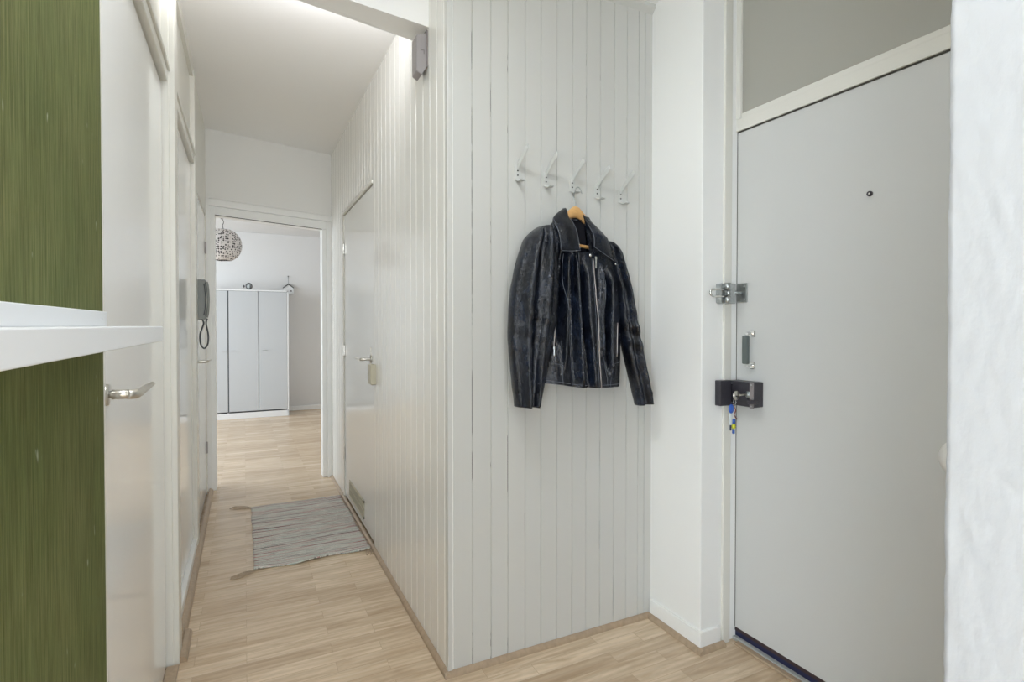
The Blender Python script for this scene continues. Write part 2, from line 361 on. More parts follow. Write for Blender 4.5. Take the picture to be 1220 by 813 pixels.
def plank_profile(bm, p0, p1, grooves, nrm, z0, z1, gw=0.0032, gd=0.007, thick=0.06):
    """plank panel from p0 to p1 (2d), V grooves at distances (list of t in metres from p0)"""
    p0 = Vector((*p0, 0)); p1 = Vector((*p1, 0)); d = (p1 - p0).normalized(); Ln = (p1 - p0).length; n = Vector((*nrm, 0))
    prof = [(0, 0)]
    for g in sorted(grooves):
        if gw < g < Ln - gw: prof += [(g - gw, 0), (g - gw * 0.35, -gd), (g + gw * 0.35, -gd), (g + gw, 0)]
    prof.append((Ln, 0))
    lo = [bm.verts.new(p0 + d * a + n * b + Vector((0, 0, z0))) for a, b in prof]
    hi = [bm.verts.new(p0 + d * a + n * b + Vector((0, 0, z1))) for a, b in prof]
    for i in range(len(prof) - 1):
        f = bm.faces.new((lo[i], lo[i + 1], hi[i + 1], hi[i]))
        if prof[i][1] < 0 and prof[i + 1][1] < 0: f.material_index = 1
    b0 = [bm.verts.new(p0 - n * thick + Vector((0, 0, q))) for q in (z0, z1)]
    b1 = [bm.verts.new(p1 - n * thick + Vector((0, 0, q))) for q in (z0, z1)]
    bm.faces.new((b0[0], b0[1], hi[0], lo[0])); bm.faces.new((b1[0], lo[-1], hi[-1], b1[1]))
    bm.faces.new((b0[0], b1[0], b1[1], b0[1]))
    bm.faces.new([b0[1]] + [b1[1]] + hi[::-1]); bm.faces.new([b1[0]] + [b0[0]] + lo)
    return bm
gY = [1.853, 1.932, 2.017, 2.105, 2.204, 2.288, 2.379, 2.467, 2.551, 2.644, 2.737, 2.838, 2.925, 3.01]
bm = B()
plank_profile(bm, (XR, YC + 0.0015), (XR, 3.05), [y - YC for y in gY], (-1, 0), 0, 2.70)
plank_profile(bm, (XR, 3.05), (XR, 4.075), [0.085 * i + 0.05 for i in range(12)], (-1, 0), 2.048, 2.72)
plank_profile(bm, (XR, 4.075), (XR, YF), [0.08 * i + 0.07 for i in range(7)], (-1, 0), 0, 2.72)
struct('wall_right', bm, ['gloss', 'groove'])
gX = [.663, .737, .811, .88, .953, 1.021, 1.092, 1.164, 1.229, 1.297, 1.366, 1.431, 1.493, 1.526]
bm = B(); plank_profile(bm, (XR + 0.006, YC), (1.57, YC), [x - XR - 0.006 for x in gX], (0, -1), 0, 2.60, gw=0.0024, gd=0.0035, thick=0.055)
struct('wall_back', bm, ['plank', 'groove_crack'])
bm = B(); box(bm, 0.6425, 0.6605, 1.8125, 1.834, 0, 2.60, 0.002); struct('trim_30', bm, 'plank')
# cove strip where coat wall meets ceiling
bm = B(); prism(bm, [(XR, YC, 2.605), (XR, YC - 0.02, 2.605), (XR, YC - 0.02, 2.59), (XR, YC, 2.57)], (0.92, 0, 0)); struct('trim_2', bm, 'plank')
# boxed-in pillar beside the entry door
bm = B(); box(bm, 1.563, 1.90, 1.53, 1.90, 0, 2.61, 0.004); struct('wall_back', bm, 'satin')
bm = B(); box(bm, 1.552, 1.66, 1.519, 1.81, 0.0, 0.075, 0.003); struct('baseboard_back', bm, 'satin')

# entry door frame
bm = B()
box(bm, 1.672, 1.711, 1.520, 1.56, 0, 2.60, 0.003)
box(bm, 1.708, 1.80, 1.533, 1.56, 0, 2.60, 0.001)
struct('trim_3', bm, 'frame')
bm = B()
box(bm, 1.742, 1.82, 0.62, 1.535, 2.0125, 2.058, 0.002)
box(bm, 1.747, 1.82, 0.62, 1.515, 2.058, 2.080, 0.003)
box(bm, 1.740, 1.82, 1.510, 1.532, 2.058, 2.60, 0.003)
struct('trim_4', bm, 'frame')
bm = B(); box(bm, 1.752, 1.80, 0.62, 1.53, 2.07, 2.60); struct('wall_entry_transom', bm, 'transom').name = 'wall_entry'
# entry door and parts
bm = B(); box(bm, 1.75, 1.79, 0.70, 1.531, 0.046, 2.008, 0.002)
D4 = struct('door_4', bm, 'entry')
bm = B(); box(bm, 1.775, 1.82, 0.62, 1.54, 0.0, 2.02); struct('trim_5', bm, 'gap')
bm = B(); box(bm, 1.7485, 1.7495, 0.62, 1.531, 2.0065, 2.0125); box(bm, 1.7478, 1.7498, 1.5285, 1.5318, 0.05, 2.012); struct('trim_31', bm, 'gap')
bm = B()
box(bm, 1.752, 1.80, 0.62, 1.532, 0.0, 0.036, 0.002)
struct('trim_6', bm, 'navy')
bm = B(); box(bm, 1.7488, 1.785, 0.70, 1.53, 0.0345, 0.0475)
struct('trim_7', bm, 'brown')
bm = B(); box(bm, 1.735, 1.755, 0.62, 1.53, 0.0, 0.014, 0.002); struct('trim_8', bm, 'grey_sill')
bm = B(); cyl(bm, (1.752, 1.022, 1.66), (1.743, 1.022, 1.66), 0.008); obj('peephole', bm, 'black', D4, True)
bm = B(); cyl(bm, (1.744, 1.022, 1.66), (1.742, 1.022, 1.66), 0.0035); obj('peephole_lens', bm, 'chrome', D4, True)
# round white knob low at the hinge side
bm = B(); ellipsoid(bm, (1.74, 0.778, 0.885), (0.03, 0.046, 0.052)); k = obj('round_knob', bm, 'white_dome', D4, True)
# pull handle
bm = B()
for z in (1.218, 1.096):
    box(bm, 1.742, 1.751, 1.440, 1.464, z - 0.013, z + 0.013, 0.003)
    cyl(bm, (1.75, 1.452, z), (1.715, 1.452, z), 0.0055, 12)
h = obj('pull_handle', bm, 'chrome', D4)
bm = B(); box(bm, 1.704, 1.718, 1.440, 1.466, 1.103, 1.211, 0.004); g_ = obj('grip', bm, 'grip', h); g_['label'] = 'dark grey grip of the pull handle'
# rim lock: body, keeper, cover ridge, slide knob
bm = B(); box(bm, 1.698, 1.7495, 1.404, 1.4985, 0.942, 1.036, 0.003); box(bm, 1.698, 1.749, 1.497, 1.5200, 0.942, 1.036, 0.002)
lk = obj('rim_lock', bm, 'black', D4)
bm = B(); box(bm, 1.693, 1.6985, 1.404, 1.420, 0.940, 1.038, 0.001); obj('ridge', bm, 'sensor_dark', lk)
bm = B(); box(bm, 1.690, 1.6985, 1.512, 1.520, 0.941, 1.037, 0.001); obj('side_flange', bm, 'sensor_dark', lk)
bm = B(); box(bm, 1.684, 1.700, 1.388, 1.425, 0.956, 0.973, 0.003); cyl(bm, (1.700, 1.388, 0.9645), (1.680, 1.388, 0.9645), 0.0055); obj('slide_knob', bm, 'black', lk)
bm = B(); cyl(bm, (1.6985, 1.43, 0.990), (1.695, 1.43, 0.990), 0.012, 28); obj('key_cylinder', bm, 'steel', lk, True)
for y, z in ((1.412, 0.948), (1.412, 1.028), (1.506, 0.950), (1.506, 1.026)):
    bm = B(); cyl(bm, (1.6985, y, z), (1.692, y, z), 0.003, 10); obj('screw', bm, 'steel', lk)
kp = B(); box(kp, 1.632, 1.690, 1.500, 1.5295, 0.940, 1.038, 0.003)
kp = tag(obj('lock_keeper', kp, 'black'), 'black iron lock keeper fixed to the frame left of the rim lock', 'lock keeper')
# swing bar guard: plate on door, bracket and U bar on the jamb
bm = B(); box(bm, 1.742, 1.751, 1.478, 1.527, 1.340, 1.415, 0.003)
for z in (1.352, 1.403): cyl(bm, (1.745, 1.490, z), (1.739, 1.490, z), 0.004, 12)
gp = obj('guard_plate', bm, 'steel', D4)
bm = B(); cyl(bm, (1.745, 1.50, 1.377), (1.712, 1.502, 1.377), 0.005, 12); ellipsoid(bm, (1.708, 1.502, 1.377), (0.009,) * 3); obj('guard_ball', bm, 'steel', gp, True)
dg = thing('door_guard', 'chrome swing bar door guard on the frame left of the entry door', 'door guard', (1.66, 1.50, 1.37))
bm = B(); box(bm, 1.634, 1.6705, 1.500, 1.5295, 1.335, 1.412, 0.004); box(bm, 1.668, 1.7075, 1.4965, 1.5205, 1.335, 1.412, 0.003)
obj('bracket', bm, 'steel', dg)
for z in (1.348, 1.399):
    bm = B(); cyl(bm, (1.655, 1.490, z - 0.013), (1.655, 1.490, z + 0.013), 0.012, 18); obj('hinge_barrel', bm, 'steel', dg, True)
bm = B()
U = [(1.655, 1.488, 1.3865), (1.61, 1.487, 1.3865), (1.575, 1.487, 1.3865)] + \
    [(1.575 - 0.013 * sin(a), 1.487, 1.3735 + 0.013 * cos(a)) for a in [pi * i / 8 for i in range(1, 8)]] + [(1.575, 1.487, 1.3605), (1.61, 1.487, 1.3605), (1.655, 1.488, 1.3605)]
tube(bm, U, 0.0042, 10); obj('swing_bar', bm, 'chrome', dg, True)
bm = B(); ellipsoid(bm, (1.655, 1.484, 1.3735), (0.012, 0.010, 0.012), 14, 8); obj('pivot', bm, 'steel', dg, True)

# keys hanging in the rim lock
KY = 1.43
kb = thing('key_bunch', 'bunch of keys with blue and yellow fobs hanging from the rim lock', 'keys', (1.64, KY, 0.99))
bm = B(); cyl(bm, (1.6975, KY, 0.990), (1.652, KY, 0.990), 0.0032, 10)
cyl(bm, (1.636, KY + 0.0015, 0.990), (1.636, KY - 0.0015, 0.990), 0.0165, 28); obj('key', bm, 'nickel', kb, True)
bm = B(); cyl(bm, (1.636, KY - 0.0014, 0.987), (1.636, KY - 0.0022, 0.987), 0.0035, 12); obj('key_hole', bm, 'screw', kb, True)
bm = B(); c = Vector((1.628, KY, 0.966))
tube(bm, [c + Vector((0.012 * cos(a), 0.006 * cos(a), 0.014 * sin(a))) for a in [2 * pi * i / 20 for i in range(20)]], 0.0014, 8, closed=True); obj('split_ring', bm, 'chrome', kb, True)
bm = B(); ellipsoid(bm, (1.610, KY, 0.942), (0.013, 0.006, 0.017)); f = obj('round_fob', bm, 'blue', kb, True); f['label'] = 'blue round fob'
bm = B(); box(bm, 1.602, 1.614, KY - 0.003, KY + 0.003, 0.882, 0.926, 0.002); obj('key_tag', bm, 'clear', kb)
bm = B(); tube(bm, smooth_pts([(1.622, KY, 0.955), (1.632, KY, 0.935), (1.626, KY, 0.918), (1.640, KY, 0.902)]), 0.0017, 8); obj('red_cord', bm, 'red', kb, True)
bm = B(); cyl(bm, (1.623, KY, 0.902), (1.623, KY, 0.886), 0.006, 14); cyl(bm, (1.622, KY, 0.866), (1.622, KY, 0.850), 0.005, 14); bead = obj('blue_beads', bm, 'blue', kb, True)
bm = B(); ellipsoid(bm, (1.6225, KY, 0.876), (0.0085, 0.0075, 0.0105)); obj('yellow_bead', bm, 'yellow', kb, True)
bm = B(); tube(bm, [(1.625, KY, 0.955), (1.624, KY, 0.92), (1.622, KY, 0.848)], 0.0012, 6); obj('bead_chain', bm, 'chrome', kb, True)
bm = B(); box(bm, 1.604, 1.610, KY - 0.002, KY + 0.002, 0.862, 0.886, 0.001); obj('blue_strap', bm, 'navy', kb)

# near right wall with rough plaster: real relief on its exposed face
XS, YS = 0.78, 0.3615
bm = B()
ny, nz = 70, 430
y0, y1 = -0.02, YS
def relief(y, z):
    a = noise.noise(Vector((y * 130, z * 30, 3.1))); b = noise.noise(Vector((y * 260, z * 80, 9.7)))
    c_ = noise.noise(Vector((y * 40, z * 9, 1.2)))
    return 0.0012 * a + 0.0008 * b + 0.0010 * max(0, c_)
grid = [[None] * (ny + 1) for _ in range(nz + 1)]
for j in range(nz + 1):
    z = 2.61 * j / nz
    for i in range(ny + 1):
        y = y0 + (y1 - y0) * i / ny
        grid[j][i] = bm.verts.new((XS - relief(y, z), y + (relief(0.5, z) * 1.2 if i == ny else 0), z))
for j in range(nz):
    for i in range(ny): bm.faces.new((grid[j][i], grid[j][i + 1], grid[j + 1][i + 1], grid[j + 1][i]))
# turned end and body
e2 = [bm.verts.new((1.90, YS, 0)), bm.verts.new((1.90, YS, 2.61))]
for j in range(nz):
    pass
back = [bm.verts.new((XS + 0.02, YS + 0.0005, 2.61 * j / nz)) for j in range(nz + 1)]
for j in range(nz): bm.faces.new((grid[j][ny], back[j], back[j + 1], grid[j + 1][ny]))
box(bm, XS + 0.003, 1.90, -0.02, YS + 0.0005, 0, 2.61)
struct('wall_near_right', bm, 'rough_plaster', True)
bm = B(); box(bm, XS, 1.90, -0.60, -0.021, 0, 2.61); struct('wall_near_right', bm, 'plaster')
bm = B(); box(bm, 1.80, 1.90, 0.35, 0.63, 0, 2.61); box(bm, 1.795, 1.90, 0.62, 1.56, 0, 2.61); struct('wall_entry', bm, 'plaster')

# green textile wall on the left
bm = B(); box(bm, -0.42, -0.2352, 0.30, 1.236, 0, 2.61); struct('wall_left', bm, 'green')
bm = B(); box(bm, -0.42, -0.2375, 1.236, 1.262, 0, 2.61, 0.002); struct('trim_9', bm, 'frame')
# living room behind the camera
bm = B()
box(bm, -3.2, -0.42, 0.30, 0.40, 0, 2.61); box(bm, -3.3, -3.2, -3.6, -3.5, 0, 2.61); box(bm, -3.3, -3.2, -1.1, 0.4, 0, 2.61); box(bm, -3.3, -3.2, -3.5, -1.1, 0, 0.2); box(bm, -3.3, -3.2, -3.5, -1.1, 2.2, 2.61)
box(bm, 1.90, 2.0, -3.6, 0.0, 0, 2.61)
box(bm, -3.2, -1.4, -3.6, -3.5, 0, 2.61); box(bm, 1.9, 2.0, -3.6, -3.5, 0, 2.61)
box(bm, -1.4, 1.9, -3.6, -3.5, 0, 0.55); box(bm, -1.4, 1.9, -3.6, -3.5, 2.52, 2.61)
struct('wall_near', bm, 'plaster')

# ------------- left side of the corridor: posts, headers, doors
def post(n, y0, y1, x1, z1=2.75):
    bm = B(); box(bm, -0.42, x1, y0, y1, 0, z1, 0.003)
    box(bm, -0.42, x1 - 0.018, y0 - 0.008, y1 + 0.008, 0, z1, 0.002); return struct(n, bm, 'frame')
post('trim_10', 2.313, 2.40, -0.2215)
post('trim_11', 3.462, 3.575, -0.2385, 2.66)
bm = B(); box(bm, -0.42, -0.242, 1.262, 2.313, 2.128, 2.168, 0.003); box(bm, -0.42, -0.2345, 1.262, 2.313, 2.168, 2.186, 0.003); struct('trim_12', bm, 'frame')
bm = B(); box(bm, -0.42, -0.242, 2.40, 3.462, 2.145, 2.185, 0.003); box(bm, -0.42, -0.2345, 2.40, 3.462, 2.185, 2.20, 0.003); struct('trim_13', bm, 'frame')
bm = B(); box(bm, -0.42, -0.262, 1.262, 2.313, 2.186, 2.61); box(bm, -0.42, -0.262, 2.40, 3.462, 2.20, 2.75)
box(bm, -0.42, -0.255, 3.575, 4.66, 2.12, 2.75); box(bm, -0.42, -0.245, 2.28, 3.5, 2.62, 2.75)
box(bm, -0.42, -0.255, 3.575, 3.63, 0, 2.12); box(bm, -0.42, -0.255, 4.57, 4.66, 0, 2.12)
box(bm, -0.42, -0.31, 1.24, 4.66, 0, 2.2)
struct('wall_left', bm, 'frame')
bm = B(); box(bm, -0.300, XL, 1.27, 2.300, 0.012, 2.118, 0.002); D1 = struct('door_1', bm, 'door_gloss')
bm = B(); box(bm, -0.300, XL, 2.41, 3.452, 0.072, 2.138, 0.002); D2 = struct('door_2', bm, 'door_gloss')
bm = B(); box(bm, -0.300, -0.257, 3.64, 4.56, 0.02, 2.06, 0.002); D3 = struct('door_3', bm, 'door_gloss')
bm = B(); box(bm, -0.310, -0.242, 2.40, 3.462, 0, 0.064, 0.003); struct('baseboard_left', bm, 'satin')
bm = B(); box(bm, -0.308, -0.250, 3.62, 4.575, 2.062, 2.12, 0.003); box(bm, -0.308, -0.250, 4.562, 4.60, 0, 2.062, 0.003); struct('trim_14', bm, 'frame')
bm = B(); box(bm, -0.266, -0.2635, 2.3005, 2.3125, 0.0, 2.12); box(bm, -0.266, -0.2635, 3.4525, 3.4535, 0.07, 2.14); struct('trim_15', bm, 'gap')

def lever(parent, wallx, dirx, y, z, diry, mat='nickel', L=0.12, r=0.0085):
    """lever handle on a wall-parallel door: wallx plane, dirx = +1/-1 out of the door, diry = lever direction"""
    bm = B(); cyl(bm, (wallx, y, z), (wallx + dirx * 0.006, y, z), 0.022, 24)
    hd = obj('door_handle', bm, mat, parent, True)
    bm = B()
    x = lambda d: wallx + dirx * d
    pts = smooth_pts([(x(0.004), y, z), (x(0.03), y, z), (x(0.052), y + diry * 0.004, z), (x(0.060), y + diry * 0.022, z), (x(0.060), y + diry * L * 0.6, z + 0.001), (x(0.066), y + diry * L, z + 0.003)])
    m = len(pts); tube(bm, pts, [r * (1.0 if i < m * 0.5 else 1.0 - 0.35 * (i / m)) for i in range(m)], 14)
    obj('lever', bm, mat, hd, True)
    return hd
bm = B(); cyl(bm, (XL, 1.385, 1.105), (XL + 0.007, 1.385, 1.105), 0.023, 24); hd1 = obj('door_handle', bm, 'nickel', D1, True)
bm = B(); tube(bm, [(XL + 0.004, 1.385, 1.105), (XL + 0.012, 1.385, 1.105), (XL + 0.013, 1.385, 1.105), (-0.215, 1.385, 1.105)], [0.0075, 0.0075, 0.0105, 0.0098], 20); obj('neck', bm, 'nickel', hd1, True)
bm = B(); tube(bm, smooth_pts([(-0.220, 1.375, 1.105), (-0.208, 1.384, 1.105), (-0.204, 1.41, 1.106), (-0.200, 1.45, 1.109), (-0.193, 1.50, 1.114)], 5), [0.0105] * 7 + [0.0095] * 4 + [0.008] * 4 + [0.0068] * 3 + [0.0055] * 3, 14); obj('lever', bm, 'nickel', hd1, True)
lever(D3, -0.257, 1, 3.70, 1.035, 1)
def hinge(parent, x, y, z, mat='nickel'):
    bm = B(); cyl(bm, (x, y, z - 0.04), (x, y, z + 0.04), 0.006, 12)
    for k in (-0.04, 0.04): ellipsoid(bm, (x, y, z + k), (0.0062, 0.0062, 0.004), 12, 6)
    box(bm, x - 0.004, x + 0.004, y - 0.014, y + 0.014, z - 0.035, z + 0.035)
    return obj('hinge', bm, mat, parent)
for z in (1.82, 0.35): hinge(D3, -0.252, 4.561, z, 'sensor')

# quarter-round wood trims at the floor
def qround(name, a, b, nrm, r=0.016):
    a = Vector((*a, 0)); b = Vector((*b, 0)); n = Vector((*nrm, 0)); bm = B()
    poly = [a, ] + [a + n * r * cos(t) + Vector((0, 0, r * sin(t))) for t in [pi / 2 * i / 6 for i in range(7)]]
    prism(bm, poly, b - a); return struct(name, bm, 'wood_trim')
qround('trim_16', (XR, 1.80), (XR, YF), (-1, 0), 0.018)
qround('trim_17', (XR - 0.018, YC), (1.552, YC), (0, -1), 0.018)
qround('trim_18', (1.552, YC), (1.552, 1.501), (-1, 0), 0.018)
qround('trim_19', (1.534, 1.519), (1.672, 1.519), (0, -1), 0.018)
qround('trim_20', (-0.242, 2.42), (-0.242, YF - 0.02), (1, 0), 0.026)
bm = B(); prism(bm, [(-0.2215, 2.325, 0), (-0.197, 2.325, 0), (-0.199, 2.325, 0.012), (-0.206, 2.325, 0.020), (-0.2215, 2.325, 0.024)], (0, 0.21, 0)); struct('trim_21', bm, 'wood_trim')
bm = B(); box(bm, 1.712, 1.735, 0.40, 1.50, 0, 0.010, 0.003); struct('trim_22', bm, 'wood_trim')
bm = B(); box(bm, XL, -0.222, 1.26, 2.30, 0, 0.012, 0.003); struct('trim_23', bm, 'wood_trim')

# ------------- far wall of the corridor with the open doorway
bm = B()
hexa(bm, [(-0.42, YF, 2.196), (0.72, YF, 2.136), (0.72, 4.72, 2.136), (-0.42, 4.72, 2.196), (-0.42, YF, 2.80), (0.72, YF, 2.80), (0.72, 4.72, 2.80), (-0.42, 4.72, 2.80)])
box(bm, -3.2, -0.42, 4.66, 4.76, 0, 2.8); box(bm, 0.72, 2.0, 4.66, 4.76, 0, 2.8)
struct('wall_far', bm, 'plaster')
bm = B()   # frame: jambs, head, projecting architrave
box(bm, -0.42, -0.224, 4.645, 4.76, 0, 2.2, 0.002); box(bm, -0.2305, -0.194, 4.654, 4.771, 0, 2.197, 0.003)
box(bm, 0.572, 0.612, 4.665, 4.775, 0, 2.15, 0.003); box(bm, 0.608, 0.70, 4.645, 4.76, 0, 2.15, 0.002)
hexa(bm, [(-0.1945, 4.655, 2.083), (0.66, 4.655, 2.032), (0.66, 4.77, 2.032), (-0.1945, 4.77, 2.083), (-0.1945, 4.655, 2.2), (0.66, 4.655, 2.15), (0.66, 4.77, 2.15), (-0.1945, 4.77, 2.2)])
struct('trim_24', bm, 'satin')
bm = B()
hexa(bm, [(-0.235, 4.63, 2.150), (XR, 4.63, 2.097), (XR, 4.66, 2.097), (-0.235, 4.66, 2.150), (-0.235, 4.63, 2.196), (XR, 4.63, 2.138), (XR, 4.66, 2.150), (-0.235, 4.66, 2.208)])
struct('trim_25', bm, 'satin')
bm = B()
hexa(bm, [(-0.194, 4.652, 2.080), (0.572, 4.652, 2.032), (0.572, 4.656, 2.032), (-0.194, 4.656, 2.080), (-0.194, 4.652, 2.0845), (0.572, 4.652, 2.0365), (0.572, 4.656, 2.0365), (-0.194, 4.656, 2.0845)])
struct('trim_26', bm, 'gap')

# ------------- far room
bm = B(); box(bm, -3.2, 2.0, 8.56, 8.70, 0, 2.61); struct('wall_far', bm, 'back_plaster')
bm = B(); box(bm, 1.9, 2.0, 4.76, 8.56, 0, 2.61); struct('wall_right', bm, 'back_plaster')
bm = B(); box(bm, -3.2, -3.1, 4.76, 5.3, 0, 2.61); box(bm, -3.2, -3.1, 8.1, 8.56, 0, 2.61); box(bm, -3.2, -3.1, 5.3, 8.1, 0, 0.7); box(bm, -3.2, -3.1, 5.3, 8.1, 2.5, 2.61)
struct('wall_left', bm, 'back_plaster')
bm = B(); box(bm, 0.55, 1.9, 8.535, 8.56, 0, 0.06, 0.003); struct('baseboard_far', bm, 'satin')
def window(n, bm_frame, glass_box):
    f = struct(n, bm_frame, 'satin'); return f
bm = B()
for y in (5.3, 6.2, 7.1, 8.05): box(bm, -3.19, -3.13, y, y + 0.05, 0.7, 2.5)
for z in (0.7, 2.45): box(bm, -3.19, -3.13, 5.3, 8.1, z, z + 0.05)
W1 = struct('window_1', bm, 'satin')
bm = B()
for x in (-1.4, -0.3, 0.8, 1.85): box(bm, x, x + 0.05, -3.58, -3.52, 0.55, 2.52)
for z in (0.55, 2.47): box(bm, -1.4, 1.9, -3.58, -3.52, z, z + 0.05)
W2 = struct('window_2', bm, 'satin')
bm = B()
for y in (-3.5, -2.7, -1.9, -1.15): box(bm, -3.28, -3.22, y, y + 0.05, 0.2, 2.2)
for z in (0.2, 2.15): box(bm, -3.28, -3.22, -3.5, -1.1, z, z + 0.05)
W3 = struct('window_3', bm, 'satin')
bm = B(); box(bm, -1.35, 1.85, -3.555, -3.549, 0.6, 2.47); obj('pane', bm, 'glass', W2)
bm = B(); box(bm, -3.253, -3.247, -3.45, -1.15, 0.25, 2.15); obj('pane', bm, 'glass', W3)
bm = B(); box(bm, -3.163, -3.157, 5.35, 8.05, 0.75, 2.45); obj('pane', bm, 'glass', W1)

# ------------- plank-wall door on the right (fitted bath-style door) with parts
bm = B(); box(bm, XR + 0.003, XR + 0.043, 3.058, 4.030, 0.028, 2.036, 0.002); D5 = struct('door_5', bm, 'door_gloss')
bm = B(); box(bm, XR - 0.006, XR + 0.05, 4.033, 4.074, 0, 2.048, 0.003); box(bm, XR + 0.02, XR + 0.05, 3.052, 4.036, 2.036, 2.05); struct('trim_27', bm, 'frame')
bm = B(); box(bm, XR - 0.008, XR + 0.01, 3.052, 4.074, 2.041, 2.062, 0.003); struct('trim_28', bm, 'frame')
bm = B(); box(bm, XR + 0.044, XR + 0.06, 3.05, 4.074, 0, 2.05); struct('trim_29', bm, 'gap')
for z in (1.80, 1.07, 0.33): hinge(D5, XR - 0.004, 4.028, z)
hd = lever(D5, XR + 0.003, -1, 3.125, 1.058, 1, r=0.008)
bm = B(); box(bm, XR - 0.003, XR + 0.004, 3.118, 3.134, 1.02, 1.125, 0.002); obj('handle_plate', bm, 'nickel', D5)
# chrome lever latch with beige box lock below
bm = B(); box(bm, XR - 0.030, XR + 0.004, 2.985, 3.055, 0.925, 1.035, 0.006); lb = obj('lock_box', bm, 'beige', D5); lb['label'] = 'beige surface lock box'
bm = B(); box(bm, XR - 0.008, XR + 0.004, 3.062, 3.110, 0.915, 1.020, 0.003); cyl(bm, (XR - 0.006, 3.088, 0.965), (XR - 0.022, 3.088, 0.965), 0.012, 16); obj('lock_plate', bm, 'chrome', D5)
bm = B(); box(bm, XR - 0.024, XR - 0.018, 3.083, 3.093, 0.945, 0.985, 0.002); obj('lock_knob', bm, 'phone_dark', D5)
# louvred vent grille low on that door
bm = B()
y0, y1, z0, z1 = 3.335, 3.840, 0.072, 0.182
for q in ((y0, y1, z0, z0 + 0.012), (y0, y1, z1 - 0.012, z1), (y0, y0 + 0.012, z0, z1), (y1 - 0.012, y1, z0, z1)): box(bm, XR - 0.003, XR + 0.005, *q)
for i in range(1, 24): 
    y = y0 + 0.012 + (y1 - y0 - 0.024) * i / 24; box(bm, XR - 0.002, XR + 0.004, y - 0.003, y + 0.003, z0 + 0.01, z1 - 0.01)
box(bm, XR - 0.0025, XR + 0.004, y0, y1, (z0 + z1) / 2 - 0.004, (z0 + z1) / 2 + 0.004)
vg = obj('vent_grille', bm, 'beige', D5)
bm = B(); box(bm, XR + 0.001, XR + 0.0035, y0 + 0.01, y1 - 0.01, z0 + 0.01, z1 - 0.01); obj('grille_backing', bm, 'gap', vg)

# ------------------------------------------------------------------ things
# shelf on the green wall
sh = thing('wall_shelf', 'long narrow white shelf fixed across the green textile wall', 'shelf', (-0.235, 0.4, 1.22))
bm = B(); box(bm, -0.2352, -0.139, 0.31, 1.218, 1.2205, 1.2485, 0.0015); obj('shelf_board', bm, 'shelf', sh)
bm = B(); box(bm, -0.2352, -0.228, 0.31, 1.232, 1.2485, 1.2755, 0.0015)
for y in (1.195, 0.7): cyl(bm, (-0.2285, y, 1.263), (-0.2275, y, 1.263), 0.0022, 10)
obj('back_rail', bm, 'shelf', sh)

# alarm box under the beam
al = thing('alarm_box', 'grey box shaped wall sensor high on the plank wall under the beam', 'sensor', (0.64, 2.08, 2.25))
bm = B(); prism(bm, [(0.640, 2.045, 2.385), (0.601, 2.045, 2.372), (0.601, 2.045, 2.232), (0.622, 2.045, 2.222), (0.640, 2.045, 2.252)], (0, 0.065, 0))
bmesh.ops.bevel(bm, geom=bm.edges[:], offset=0.002, segments=2, affect='EDGES'); obj('housing', bm, 'sensor', al)
bm = B(); prism(bm, [(0.6455, 2.040, 2.395), (0.638, 2.040, 2.395), (0.638, 2.040, 2.250), (0.6455, 2.040, 2.258)], (0, 0.075, 0)); obj('back_plate', bm, 'sensor_dark', al)
bm = B(); box(bm, 0.618, 0.632, 2.0435, 2.0455, 2.315, 2.318); box(bm, 0.629, 0.632, 2.0435, 2.0455, 2.303, 2.318); obj('indicator', bm, 'sensor_dark', al)

# intercom phone
ph = thing('intercom_phone', 'grey wall intercom handset with a coiled cord in the corridor', 'intercom', (-0.22, 3.62, 1.28))
bm = B(); box(bm, -0.256, -0.200, 3.577, 3.66, 1.285, 1.515, 0.004); obj('wall_case', bm, 'phone', ph)
bm = B()
tube(bm, smooth_pts([(-0.195, 3.585, 1.500), (-0.189, 3.580, 1.470), (-0.186, 3.578, 1.40), (-0.189, 3.580, 1.33), (-0.195, 3.585, 1.298)]), 0.0075, 12, flat=1.6); obj('handset', bm, 'phone', ph, True)
bm = B(); tube(bm, smooth_pts([(-0.208, 3.573, 1.490), (-0.202, 3.571, 1.455), (-0.198, 3.568, 1.40), (-0.202, 3.571, 1.35), (-0.208, 3.573, 1.310)]), [0.002, 0.003, 0.003] + [0.0022] * 19 + [0.003, 0.003, 0.002], 8); obj('handset_gap', bm, 'phone_dark', ph, True)
bm = B()
loop = smooth_pts([(-0.222, 3.585, 1.290), (-0.210, 3.58, 1.262), (-0.228, 3.58, 1.20), (-0.226, 3.58, 1.145), (-0.208, 3.58, 1.118), (-0.190, 3.58, 1.145), (-0.188, 3.58, 1.20), (-0.198, 3.58, 1.262), (-0.192, 3.585, 1.290)], 5)
tube(bm, loop, 0.0045, 10)
obj('cord', bm, 'phone_dark', ph, True)

